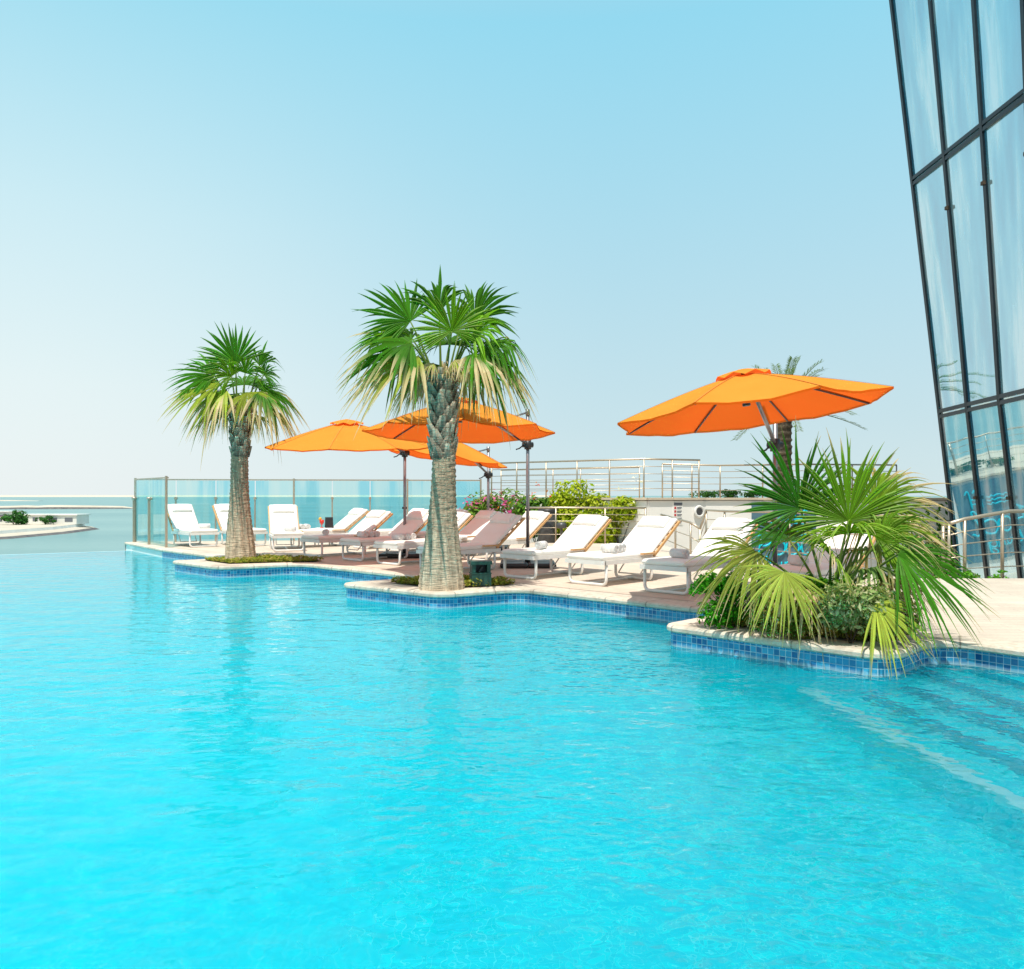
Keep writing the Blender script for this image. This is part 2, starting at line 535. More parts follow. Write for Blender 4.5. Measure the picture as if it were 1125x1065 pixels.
def tower_glass():
    m, nt, out = newmat('tower_glass')
    v = coords(nt, 'Object', (1., 1., .10))
    n = noise(nt, v, 1.5, 0, .5)
    nr = bump(nt, n, .16, .05)
    g = N(nt, 'ShaderNodeBsdfGlossy'); g.inputs['Roughness'].default_value = .02; g.inputs[0].default_value = (.74, .93, 1, 1)
    L(nt, nr, g.inputs['Normal'])
    # wavy reflections painted into the pane colour as soft streaks, deep blue to pale
    d = N(nt, 'ShaderNodeBsdfDiffuse')
    L(nt, ramp(nt, noise(nt, coords(nt, 'Object', (1, 1, .12)), 2.4, 3), [(.34, (.0, .15, .30)), (.46, (.05, .36, .52)), (.54, (.30, .55, .62)), (.66, (.78, .80, .78))]), d.inputs[0])
    x = N(nt, 'ShaderNodeMixShader'); x.inputs[0].default_value = .62
    L(nt, d.outputs[0], x.inputs[1]); L(nt, g.outputs[0], x.inputs[2])
    L(nt, x.outputs[0], out.inputs[0])
    return m


M['tower'] = tower_glass()


# ------------------------------------------------------------------ world, sun, camera
SUN = V((-.07, -.38, 1)).normalized()          # towards the sun
EL = math.asin(SUN.z); AZ = math.atan2(SUN.x, SUN.y)
w = bpy.data.worlds.new('World'); scene.world = w; w.use_nodes = True
nt = w.node_tree; nt.nodes.clear()
wo = N(nt, 'ShaderNodeOutputWorld')
bg = N(nt, 'ShaderNodeBackground'); bg.inputs[1].default_value = .1
sky = N(nt, 'ShaderNodeTexSky', sky_type='NISHITA', sun_disc=False, sun_elevation=EL, sun_rotation=AZ)
sky.dust_density = 2.0
L(nt, sky.outputs[0], bg.inputs[0])
tc = N(nt, 'ShaderNodeTexCoord'); sp = N(nt, 'ShaderNodeSeparateXYZ'); L(nt, tc.outputs['Generated'], sp.inputs[0])
right = ramp(nt, sp.outputs[2], [(0., (.68, .83, .86)), (.08, (.60, .79, .85)), (.28, (.46, .755, .88)), (.5, (.31, .725, .91)), (.68, (.50, .68, .78)), (1., (.55, .66, .74))])
left = ramp(nt, sp.outputs[2], [(0., (.88, .94, .94)), (.12, (.82, .94, .95)), (.3, (.64, .88, .95)), (.5, (.37, .765, .92)), (.68, (.50, .68, .78)), (1., (.55, .66, .74))])
mr = N(nt, 'ShaderNodeMapRange'); mr.inputs[1].default_value = -.55; mr.inputs[2].default_value = .15; mr.interpolation_type = 'SMOOTHSTEP'
L(nt, sp.outputs[0], mr.inputs[0])
sc = mix(nt, mr.outputs[0], left, right)
bg2 = N(nt, 'ShaderNodeBackground'); bg2.inputs[1].default_value = 1.0; L(nt, sc, bg2.inputs[0])
wm = N(nt, 'ShaderNodeMixShader'); wm.inputs[0].default_value = .94
L(nt, bg.outputs[0], wm.inputs[1]); L(nt, bg2.outputs[0], wm.inputs[2]); L(nt, wm.outputs[0], wo.inputs[0])

sl = bpy.data.lights.new('sun', 'SUN'); sl.energy = 4.9; sl.angle = R(.5); sl.color = (1, .94, .84)
so = bpy.data.objects.new('sun', sl); COL.objects.link(so)
so.rotation_euler = SUN.to_track_quat('Z', 'Y').to_euler()

cam = bpy.data.cameras.new('camera'); co = bpy.data.objects.new('camera', cam); COL.objects.link(co)
co.location = (0, 0, 1.45); co.rotation_euler = (R(90), 0, 0)
cam.lens = 28.8; cam.sensor_width = 36; cam.shift_y = .0107; cam.clip_end = 40000; cam.clip_start = .05
scene.camera = co
scene.view_settings.view_transform = 'Standard'; scene.view_settings.look = 'None'
scene.view_settings.exposure = 0; scene.view_settings.gamma = 1
scene.cycles.max_bounces = 10; scene.cycles.transparent_max_bounces = 16
scene.cycles.caustics_reflective = False; scene.cycles.sample_clamp_indirect = 6

DZ = .19      # deck level above the pool water


# ------------------------------------------------------------------ setting: pool, deck, sea
def fillet(pts):
    """pts (x, y, r) -> polyline with rounded corners"""
    out = []
    n = len(pts)
    for i, (x, y, r) in enumerate(pts):
        p = V((x, y))
        if r <= 0 or i in (0, n - 1):
            out.append(p); continue
        a = (V(pts[i - 1][:2]) - p).normalized(); b = (V(pts[i + 1][:2]) - p).normalized()
        ang = math.acos(max(-1, min(1, a.dot(b)))) / 2
        d = r / math.tan(ang)
        bis = (a + b).normalized(); c = p + bis * (r / math.sin(ang))
        s = p + a * d - c; e = p + b * d - c
        a0 = math.atan2(s.y, s.x); a1 = math.atan2(e.y, e.x)
        da = (a1 - a0 + PI) % (2 * PI) - PI
        k = 8
        for j in range(k + 1):
            t = a0 + da * j / k
            out.append(c + V((math.cos(t), math.sin(t))) * r)
    return out


EDGE = [(-10.35, 21.95, 0), (-8.2, 19.2, .1), (-5.55, 16.35, .15), (-6.55, 15.75, .14), (-5.15, 14.4, .35), (-3.9, 15.15, .5),
        (-1.3, 12.6, .12), (-2.45, 11.72, .14), (-.92, 10.45, .3), (.09, 11.1, .35), (2.40, 8.85, .12), (1.48, 7.95, .14),
        (2.99, 6.47, .25), (3.72, 7.22, .3), (4.45, 6.3, .3), (4.6, -4, 0)]
edge = fillet(EDGE)


def offset(poly, d):
    """offset an open polyline to its left by d"""
    out = []
    n = len(poly)
    for i in range(n):
        a = poly[max(i - 1, 0)]; b = poly[min(i + 1, n - 1)]
        t1 = (poly[i] - a) if i else (b - poly[i]); t2 = (b - poly[i]) if i < n - 1 else t1
        t1 = t1.normalized(); t2 = t2.normalized()
        n1 = V((-t1.y, t1.x)); n2 = V((-t2.y, t2.x))
        m_ = (n1 + n2); m_ = m_.normalized() if m_.length > 1e-6 else n1
        k = d / max(.45, m_.dot(n1))
        out.append(poly[i] + m_ * k)
    return out


# pool walls (tile band) - uv = arc length, height
mb = MB(); uv = []
s = 0
i_B = 2
for i in range(len(edge) - 1):
    a, b = edge[i], edge[i + 1]; l = (b - a).length
    white = i < 2
    for (z0, z1, mi) in ((-1.4, -.16, 2), (-.16, .17, 1 if white else 0)):
        mb.quad((b.x, b.y, z0), (a.x, a.y, z0), (a.x, a.y, z1), (b.x, b.y, z1), mi)
        uv += [(s + l, z0), (s, z0), (s, z1), (s + l, z1)]
    s += l
mb.uv = uv
tag(mb.build('pool_wall', [M['tile_band'], M['plaster'], M['wall_tile']]), kind='structure')

# coping with a rounded nose over the water
left_of = offset(edge, .34); nose = offset(edge, -.035); nose2 = offset(edge, -.02)
mb = MB()
prof = [(left_of, .197), (left_of, .197), (edge, .203), (nose2, .198), (nose, .18), (nose, .15), (nose2, .135), (edge, .132)]
arc = [0]
for i in range(len(edge) - 1):
    arc.append(arc[-1] + (edge[i + 1] - edge[i]).length)
mb.uv = []
for k in range(1, len(prof) - 1):
    (p, z), (q, z2) = prof[k], prof[k + 1]
    for i in range(len(edge) - 1):
        mb.uv += [(arc[i], k), (arc[i], k + 1), (arc[i + 1], k + 1), (arc[i + 1], k)]
        mb.quad((p[i].x, p[i].y, z), (q[i].x, q[i].y, z2), (q[i + 1].x, q[i + 1].y, z2), (p[i + 1].x, p[i + 1].y, z), 0, k > 1)
tag(mb.build('pool_coping', M['coping']), kind='structure')

# deck sheet
back = [(16, -4), (16, 12.45), (6.1, 12.45), (4.9, 14.6), (4.0, 17.6), (3.75, 21.4), (.2, 22.2), (-.8, 23.9), (-10.35, 22.5)]
poly = [(p.x, p.y) for p in edge] + back
mb = MB(); mb.v = [(x, y, DZ) for x, y in poly]; mb.f = [tuple(range(len(poly)))]; mb.mi = [0]; mb.sm = [False]
for a, b in zip(back, back[1:]):
    mb.quad((a[0], a[1], DZ), (a[0], a[1], -2.5), (b[0], b[1], -2.5), (b[0], b[1], DZ), 1)
tag(mb.build('pool_deck', [M['stone'], M['plaster']]), kind='structure')
# brick field under the loungers
br = [(-9.9, 21.95), (-8.0, 19.55), (-5.2, 16.75), (-3.6, 15.4), (-.95, 12.95), (.3, 11.55), (2.7, 9.2), (3.9, 9.3), (5.6, 12.2), (4.5, 14.4), (3.6, 17.5), (3.35, 21.1), (.1, 21.9), (-1.0, 23.6), (-9.9, 22.3)]
mb = MB(); mb.v = [(x, y, DZ + .004) for x, y in br]; mb.f = [tuple(range(len(br)))]; mb.mi = [0]; mb.sm = [False]
tag(mb.build('brick_paving', M['brick']), kind='structure')

# pool basin: floor and the broad steps in the right corner
INF0 = V((-9.95, 21.4)); INF1 = V((-34, 7.0))
mb = MB()
mb.quad((-40, -5, -1.4), (6, -5, -1.4), (6, 24, -1.4), (-40, 24, -1.4))
tag(mb.build('pool_floor', M['pool_tile']), kind='structure')


def stepline(x0, bow):
    pts = []
    for k in range(25):
        y = 8.6 - 12.6 * k / 24
        pts.append((x0 + bow * ((y - 6.2) / 6) ** 2 + .13 * (6.2 - y), y))
    return pts


STEPS = [(4.0, -.14), (3.62, -.30), (3.25, -.46), (2.90, -.62), (2.56, -.78)]
mb = MB()
prev = [(6.6, y) for _, y in stepline(0, 0)]
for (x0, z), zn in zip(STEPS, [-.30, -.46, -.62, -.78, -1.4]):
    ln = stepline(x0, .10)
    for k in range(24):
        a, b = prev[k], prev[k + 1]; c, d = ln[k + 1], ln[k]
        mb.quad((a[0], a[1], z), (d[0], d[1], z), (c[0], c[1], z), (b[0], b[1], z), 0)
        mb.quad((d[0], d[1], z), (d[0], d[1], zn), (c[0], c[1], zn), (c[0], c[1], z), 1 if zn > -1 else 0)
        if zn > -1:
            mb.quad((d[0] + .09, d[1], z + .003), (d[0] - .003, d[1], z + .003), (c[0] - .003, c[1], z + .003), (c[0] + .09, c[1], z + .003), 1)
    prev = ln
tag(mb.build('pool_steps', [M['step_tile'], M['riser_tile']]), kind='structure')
mb = MB()
ln = stepline(2.56, .10); wid = .105
for k in range(24):
    d, c = ln[k], ln[k + 1]
    mb.quad((d[0] + wid, d[1], -.776), (d[0] - .004, d[1], -.776), (c[0] - .004, c[1], -.776), (c[0] + wid, c[1], -.776))
    mb.quad((d[0] - .004, d[1], -.776), (d[0] - .004, d[1], -.86), (c[0] - .004, c[1], -.86), (c[0] - .004, c[1], -.776))
tag(mb.build('pool_step_nosing', M['nose_tile']), kind='structure')

# pool water, bounded by the infinity edge
wpoly = [(INF0.x, INF0.y), (INF1.x, INF1.y), (-34, -4), (4.7, -4), (4.7, 6.3), (4.2, 7.3), (2.7, 9), (.3, 11.6), (-1.2, 13), (-3.8, 15.6), (-8, 19.6)]
mb = MB(); mb.v = [(x, y, 0) for x, y in wpoly]; mb.f = [tuple(range(len(wpoly)))]; mb.mi = [0]; mb.sm = [False]
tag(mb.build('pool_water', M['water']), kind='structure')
# weir wall of the infinity edge
d = (INF1 - INF0).normalized(); nn = V((-d.y, d.x))
if nn.y < 0:
    nn = -nn
a0 = INF0 - d * .4; a1 = INF1
c_ = (a0 + a1) / 2 + nn * .07
mb = MB()
mb.box((c_.x, c_.y, -.748), ((a1 - a0).length, .14, 1.5), Matrix.Rotation(math.atan2(d.y, d.x), 3, 'Z'))
tag(mb.build('infinity_edge', simple('weir_tile', (.50, .74, .80), (.40, .68, .76), .2, nscale=8)), kind='structure')
# pool tank under the edge
c_ = (a0 + a1) / 2 + nn * .05
mb = MB()
mb.box((c_.x, c_.y, -6.7), ((a1 - a0).length, .06, 10.4), Matrix.Rotation(math.atan2(d.y, d.x), 3, 'Z'))
mb.quad((-10.35, 22.5, DZ), (-10.35, 22.5, -12), (-10.35, 21.9, -12), (-10.35, 21.9, DZ))
tag(mb.build('podium', M['plaster']), kind='structure')

# lower walkway behind the deck
mb = MB()
mb.quad((3.0, 12.3, -1.3), (30, 12.3, -1.3), (30, 23.5, -1.3), (3.0, 23.5, -1.3))
tag(mb.build('lower_walkway', M['stone']), kind='structure')

# the sea
mb = MB()
mb.quad((-22000, -200, -12), (22000, -200, -12), (22000, 26000, -12), (-22000, 26000, -12))
tag(mb.build('sea', M['sea']), kind='structure')


def mound(name, pts, halfw, h, mats, label=None, jitter=.15, z0=-12.3):
    """a long low bank of land along a polyline"""
    mb = MB(); rnd = random.Random(len(pts) * 7 + int(h * 10))
    n = len(pts)
    rows = []
    for i, (x, y) in enumerate(pts):
        t = V(pts[min(i + 1, n - 1)]) - V(pts[max(i - 1, 0)]); t.normalize(); nr = V((-t.y, t.x))
        e = min(1, .25 + min(i, n - 1 - i) * .5)
        k = 1 + rnd.uniform(-jitter, jitter)
        row = []
        for u, z in ((-1, 0), (-.72, .55), (-.5, 1), (.5, 1.02), (.72, .55), (1, 0)):
            row.append((x + nr.x * u * halfw * e, y + nr.y * u * halfw * e, z0 + z * h * k * e))
        rows.append(row)
    for i in range(n - 1):
        for j in range(5):
            mb.quad(rows[i][j], rows[i + 1][j], rows[i + 1][j + 1], rows[i][j + 1], 1 if (j in (0, 4) and len(mats) > 1) else 0)
    o = mb.build(name, mats)
    return tag(o, kind='structure')


def lerp_pts(a, b, n):
    return [(a[0] + (b[0] - a[0]) * i / n, a[1] + (b[1] - a[1]) * i / n) for i in range(n + 1)]


mound('breakwater', lerp_pts((-384, 835), (-820, 735), 40), 9, 3.6, [M['sand'], M['rock']])
mound('sand_bar', lerp_pts((-1150, 2000), (-2100, 2000), 12), 60, 3.0, [M['sand']])
mound('far_shore', lerp_pts((900, 7500), (-9000, 7000), 30), 200, 16.5, [M['sand']], jitter=.08)

# islet with a pale quay, low white houses and trees
ISL = [(-166, 326), (-158, 288), (-157, 255), (-170, 215), (-215, 180), (-330, 180), (-420, 260), (-420, 345), (-240, 352), (-185, 346)]
cx = sum(p[0] for p in ISL) / len(ISL); cy = sum(p[1] for p in ISL) / len(ISL)


def ring(k, z, dx=0):
    return [((p[0] - cx) * k + cx, (p[1] - cy) * k + cy, z) for p in ISL]


rs = [ring(1.03, -12.4), ring(1.0, -11.3), ring(.985, -10.8), ring(.965, -10.6), ring(.962, -9.6), ring(.5, -9.2)]
mb = MB()
for k in range(len(rs) - 1):
    for i in range(len(ISL)):
        j = (i + 1) % len(ISL)
        mb.quad(rs[k][j], rs[k][i], rs[k + 1][i], rs[k + 1][j], 2 if k == 0 else (1 if k == 3 else 0))
n0 = len(mb.v); mb.v += rs[-1]; mb.f.append(tuple(n0 + i for i in reversed(range(len(ISL))))); mb.mi.append(0); mb.sm.append(False)
tag(mb.build('shore', [M['sand'], M['white_wall_far'], M['rock']]), kind='structure')


def far_house(x, y, w_, d_, h_, label, dark=False, nwin=4):
    t = thing('seaside_house', label, 'house', (x, y, -9.55), R(random.uniform(-8, 8)), 'low white houses on the islet')
    m_ = MB(); m_.box((0, 0, h_ / 2), (w_, d_, h_)); m_.build('wall', M['white_wall_far'], t)
    m_ = MB(); m_.box((0, 0, h_ + .2), (w_ + 1, d_ + 1, .4)); m_.build('roof', M['dark_roof'] if dark else M['white_wall_far'], t)
    for k in range(nwin):
        m_ = MB(); m_.box((-w_ / 2 + w_ * (k + .5) / nwin, -d_ / 2 - .03, h_ * .5), (w_ / nwin * .5, .1, h_ * .45)); m_.build('window', M['ink'], t)


far_house(-172, 317, 12, 9, 3.4, 'square white house nearest the tip of the islet', nwin=2)
far_house(-186, 327, 16, 8, 3.2, 'long white house just left of the tip house on the islet', nwin=4)
far_house(-206, 325, 13, 8, 2.8, 'low house with a dark flat roof behind the islet trees', True, 3)
far_house(-216, 338, 22, 9, 4.2, 'widest white house at the back of the islet', nwin=5)
far_house(-222, 312, 14, 8, 3.0, 'white house half hidden behind the leftmost islet trees', nwin=3)


def leafcloud(mb, rnd, centre, rad, n, size, cols, up=.5, shape=None, inner=.35):
    """many small leaf faces spread through an uneven volume"""
    lob = [(V((rnd.gauss(0, .5), rnd.gauss(0, .5), rnd.gauss(0, .4))), rnd.uniform(.35, .7)) for _ in range(9)]
    for _ in range(n):
        while True:
            l, lr = lob[rnd.randrange(len(lob))]
            dv = V((rnd.gauss(0, 1), rnd.gauss(0, 1), rnd.gauss(0, 1))).normalized()
            p = l + dv * lr * (rnd.random() ** inner)
            if p.length < 1.25:
                break
        pos = V((centre[0] + p.x * rad[0], centre[1] + p.y * rad[1], centre[2] + p.z * rad[2]))
        if pos.z < centre[2] - rad[2]:
            pos.z = centre[2] - rad[2] + rnd.random() * .1
        nrm = (dv + V((0, 0, up)) + V((rnd.gauss(0, .5), rnd.gauss(0, .5), rnd.gauss(0, .4)))).normalized()
        a = nrm.orthogonal().normalized(); a.rotate(Matrix.Rotation(rnd.uniform(0, 6.28), 3, nrm)); b = nrm.cross(a)
        s_ = size * rnd.uniform(.6, 1.3)
        c = cols[rnd.randrange(len(cols))]; k = rnd.uniform(.75, 1.2)
        c = (c[0] * k, c[1] * k, c[2] * k)
        n0 = len(mb.v)
        mb.v += [tuple(pos - a * s_), tuple(pos - b * s_ * .42 + nrm * s_ * .1), tuple(pos + a * s_), tuple(pos + b * s_ * .42 + nrm * s_ * .1)]
        mb.f.append((n0, n0 + 1, n0 + 2, n0 + 3)); mb.mi.append(0); mb.sm.append(False)
        mb.c += [c] * 4


GRN = [(.045, .13, .03), (.06, .17, .035), (.035, .10, .03)]


def shrub(name, label, cat, loc, rad, n, size, cols, group=None, seed=1, flowers=None, stems=5, inner=.35):
    rnd = random.Random(seed)
    t = thing(name, label, cat, loc, 0, group)
    mb = MB(); mb.c = []
    leafcloud(mb, rnd, (0, 0, rad[2]), rad, n, size, cols, inner=inner)
    mb.build('foliage', M['leaf'], t)
    mb = MB()
    for k in range(stems):
        a = rnd.uniform(0, 6.28)
        mb.tube([(0, 0, -.02), (math.cos(a) * rad[0] * .3, math.sin(a) * rad[1] * .3, rad[2] * .8), (math.cos(a) * rad[0] * .7, math.sin(a) * rad[1] * .7, rad[2] * 1.4)], [size * .16, size * .12, size * .05], 5)
    mb.build('stem', M['soil'], t)
    if flowers:
        fc, fn, fs = flowers
        mb = MB(); mb.c = []
        leafcloud(mb, rnd, (0, -.05 * rad[1], rad[2] * 1.15), (rad[0] * 1.02, rad[1] * 1.05, rad[2] * .95), fn, fs, fc, inner=.12)
        mb.build('blossom', M['leaf'], t)
    return t


for k, (x, y, r_, lab) in enumerate([(-196, 300, 5.5, 'broad green tree right of centre on the islet'), (-205, 296, 6.5, 'largest green tree in the middle of the islet'), (-213, 288, 5.5, 'green tree left of the largest islet tree'),
                                     (-186, 306, 3.6, 'small green tree beside the open quay of the islet'), (-176, 309, 2.2, 'lone small green bush near the tip of the islet'), (-224, 283, 6.0, 'leftmost green tree in view on the islet')]):
    shrub('shore_tree', lab, 'tree', (x, y, -9.7), (r_ * 1.25, r_ * 1.25, r_ * .8), 420, r_ * .22, [(.05, .17, .04), (.07, .22, .05), (.04, .12, .035)], 'trees on the islet', seed=40 + k)


# ------------------------------------------------------------------ palms
def fan_frond(mb, rnd, hub, axis, nrm, rad, span, n=30, droop=.25, dry=.0, green=(.06, .21, .035), fold=.5, joined=.5, cup=.12, limp=.0):
    """one fan leaf: pleated blades joined near the hub, free and drooping at the tips"""
    axis = V(axis).normalized(); nrm = V(nrm); nrm = (nrm - axis * nrm.dot(axis)).normalized()
    side = nrm.cross(axis)
    hub = V(hub)
    da = span / n
    straw = (.62, .47, .27)
    gk = rnd.uniform(.8, 1.2)
    for i in range(n):
        a = -span / 2 + da * (i + .5) + rnd.uniform(-.15, .15) * da
        dirv = axis * math.cos(a) + side * math.sin(a)
        ln_ = rad * (.72 + .28 * math.cos(a * .75)) * rnd.uniform(.86, 1.08)
        wdir = -axis * math.sin(a) + side * math.cos(a)
        dr = droop * rnd.uniform(.5, 1.8)
        bend = rnd.uniform(-.10, .10) * rad
        tj = joined * rnd.uniform(.85, 1.1)
        prevs = None
        ts = (0.0, .2, .38, .55, .7, .84, .94, 1.0)
        dryk = dry * rnd.uniform(.3, 1.6)
        lk = limp * rnd.uniform(.3, 1.8)
        if rnd.random() < .10:
            lk += rnd.uniform(.2, .7); ln_ *= rnd.uniform(.7, 1.)
        hue = rnd.uniform(.65, 1.4) * gk
        for j, t in enumerate(ts):
            p = hub + dirv * ln_ * t + nrm * (cup * rad * math.sin(t * PI * .5) * (1 - .5 * abs(a) / (span / 2)))
            p += wdir * bend * t * t
            hang = dr * rad * (t ** 2.6) + lk * rad * max(0, t - tj) * 1.5
            p.z -= hang
            if lk:
                p -= dirv * ln_ * .45 * lk * max(0, t - tj)
            wmax = ln_ * tj * math.tan(da / 2) * 1.22
            wd = ln_ * t * math.tan(da / 2) * 1.22 if t < tj else wmax * (1 - ((t - tj) / (1 - tj)) ** 1.25)
            wd = max(wd, .0012)
            fo = fold * wd
            l_ = p - wdir * wd - nrm * fo; c_ = p + nrm * fo * .6; r_ = p + wdir * wd - nrm * fo
            n0 = len(mb.v)
            mb.v += [tuple(l_), tuple(c_), tuple(r_)]
            k = 0 if dryk <= 0 else max(0, min(1, (t - (1 - dryk)) / (.22)))
            yl = .25 * (1 - t)
            col = [(green[q] * hue) * (1 - k) + straw[q] * k for q in range(3)]
            col[0] += .04 * yl
            mb.c += [tuple(col)] * 3
            if prevs is not None:
                m0 = prevs
                mb.f += [(m0, m0 + 1, n0 + 1, n0), (m0 + 1, m0 + 2, n0 + 2, n0 + 1)]; mb.mi += [0, 0]; mb.sm += [False, False]
            prevs = n0


def petiole(mb, p0, p1, r0, r1, sag, col):
    p0, p1 = V(p0), V(p1)
    pts = []
    for k in range(6):
        t = k / 5
        p = p0.lerp(p1, t); p.z += sag * math.sin(t * PI)
        pts.append(p)
    n0 = len(mb.v)
    mb.tube(pts, [r0 + (r1 - r0) * k / 5 for k in range(6)], 6)
    mb.c += [col] * (len(mb.v) - n0)


def fan_palm(label, loc, rb, rm, rt, h, boots, fronds, seed):
    """Washington-type palm: flared fluted base, ringed trunk, criss-cross leaf boots, fan crown"""
    rnd = random.Random(seed)
    t = thing('fan_palm', label, 'palm', loc, 0, 'fan palms in the pool islands')
    mb = MB(); mb.c = []
    nz, na = 90, 48
    for k in range(nz + 1):
        z = h * k / nz; u = k / nz
        r_ = rm + (rb - rm) * math.exp(-(z / .75) ** 1.6) + (rt - rm) * max(0, u - .3) / .7
        for j in range(na):
            a = 2 * PI * j / na
            fl = math.exp(-((z - .55) / .5) ** 2) * .020 * math.sin(a * 13 + 2 * math.sin(a * 2) + z * .5)
            rg = .008 * math.sin(z * 78 + 1.5 * math.sin(a * 3)) * min(1, max(0, (z - .5)) * 1.6)
            rr = r_ + fl + rg + rnd.uniform(-.006, .006)
            lx = .02 * math.sin(z * 1.3 + seed)
            mb.v.append((math.cos(a) * rr + lx, math.sin(a) * rr, z - .03))
            pale = max(0, 1 - z / 1.15)
            g_ = .9 + .25 * math.sin(a * 13 + 2 * math.sin(a * 2)) * pale
            c0 = (.60, .44, .30); c1 = (.80, .65, .47)
            mb.c.append(tuple((c0[q] * (1 - pale) + c1[q] * pale) * g_ for q in range(3)))
    for k in range(nz):
        for j in range(na):
            a = k * na + j; b = k * na + (j + 1) % na
            mb.f.append((a, b, b + na, a + na)); mb.mi.append(0); mb.sm.append(True)
    mb.build('trunk', M['bark'], t)
    # leaf boots
    mb = MB(); mb.c = []
    rows = int((h - boots) / .085)
    for k in range(rows):
        z = boots + (h + .06 - boots) * k / rows
        u = k / rows
        for j in range(7):
            a = 2 * PI * (j + .5 * (k % 2)) / 7 + rnd.uniform(-.08, .08)
            rr = rt + .0 + .012 * u
            o_ = V((math.cos(a), math.sin(a), 0)); s_ = V((-math.sin(a), math.cos(a), 0))
            sl_ = rnd.choice((-1, 1)) * .055
            wb, wt, hh = .092, .035, rnd.uniform(.17, .24)
            base = o_ * (rr - .008) + V((0, 0, z)); top = o_ * (rr + .042 + .035 * u * rnd.random()) + V((0, 0, z + hh)) + s_ * sl_
            th = o_ * .024
            n0 = len(mb.v)
            mb.v += [tuple(base - s_ * wb), tuple(base + s_ * wb), tuple(top + s_ * wt), tuple(top - s_ * wt),
                     tuple(base + th * 1.2), tuple(top + th)]
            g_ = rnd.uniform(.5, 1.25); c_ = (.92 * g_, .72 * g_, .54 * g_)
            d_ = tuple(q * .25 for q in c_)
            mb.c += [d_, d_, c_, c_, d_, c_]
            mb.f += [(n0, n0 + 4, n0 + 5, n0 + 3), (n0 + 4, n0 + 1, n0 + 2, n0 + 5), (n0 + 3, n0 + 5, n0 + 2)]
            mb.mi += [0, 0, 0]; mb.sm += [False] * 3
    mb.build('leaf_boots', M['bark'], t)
    # crown
    for (hub, ax, nr_, rad, span, droop, dry, limp, gr) in fronds:
        if ax[2] < -.28:
            span = min(span, 150); droop *= .65; limp *= .7
        if dry >= 1:
            rad *= .56
        p1 = V((hub[0], hub[1], h + hub[2] * .96)); o_ = V((hub[0], hub[1], 0)).normalized()
        p0 = V((o_.x * .08, o_.y * .08, h - .04))
        mb = MB(); mb.c = []
        petiole(mb, p0, p1, .022, .010, .05, (.17, .25, .05) if dry < .5 else (.40, .31, .16))
        fan_frond(mb, rnd, p1, ax, nr_, rad, R(span), max(16, int(span / 6.2)), droop, dry, gr, limp=limp, joined=.52)
        mb.build('frond', M['frond'], t)
    for k in range(11):
        a = rnd.uniform(0, 2 * PI)
        if abs((a - 1.5 * PI + PI) % (2 * PI) - PI) < .75:
            a += PI
        o_ = V((math.cos(a), math.sin(a), 0)); dead = k < 8
        hz = rnd.uniform(.05, .28) if dead else rnd.uniform(.4, .85); hr = rnd.uniform(.28, .5)
        p1 = V((o_.x * hr, o_.y * hr, h + hz)); mb = MB(); mb.c = []
        petiole(mb, (o_.x * .08, o_.y * .08, h - .03), p1, .018, .009, .04, (.42, .32, .17) if dead else (.17, .25, .05))
        ax = o_ + V((0, 0, -.75 if dead else rnd.uniform(.1, .7)))
        fan_frond(mb, rnd, p1, ax, V((0, 0, 1)) + o_ * .5 if dead else V((0, -.6, .8)), rnd.uniform(.32, .48) if dead else rnd.uniform(.45, .6), R(rnd.uniform(120, 160) if dead else 200),
                  20 if dead else 30, .3, rnd.uniform(.8, 1.3) if dead else .05, G3 if dead else rnd.choice((G1, G2)), limp=.35 if dead else .08, joined=.4)
        mb.build('frond', M['frond'], t)
    # dry skirt under the crown
    mb = MB(); mb.c = []
    for k in range(90):
        a = rnd.uniform(0, 6.28); o_ = V((math.cos(a), math.sin(a), 0)); s_ = V((-o_.y, o_.x, 0))
        p = V((0, 0, h + .02 + rnd.uniform(-.06, .12))) + o_ * .12
        q = p + o_ * rnd.uniform(.05, .2) + V((0, 0, rnd.uniform(-.02, .16))); e = q + o_ * .06 + V((0, 0, -rnd.uniform(.06, .18)))
        w_ = rnd.uniform(.006, .014); g_ = rnd.uniform(.7, 1.3); c_ = (.46 * g_, .35 * g_, .20 * g_)
        n0 = len(mb.v)
        mb.v += [tuple(p - s_ * w_), tuple(p + s_ * w_), tuple(q + s_ * w_), tuple(q - s_ * w_), tuple(e)]
        mb.c += [c_] * 5
        mb.f += [(n0, n0 + 1, n0 + 2, n0 + 3), (n0 + 3, n0 + 2, n0 + 4)]; mb.mi += [0, 0]; mb.sm += [False, False]
    mb.build('dry_skirt', M['frond'], t)
    return t


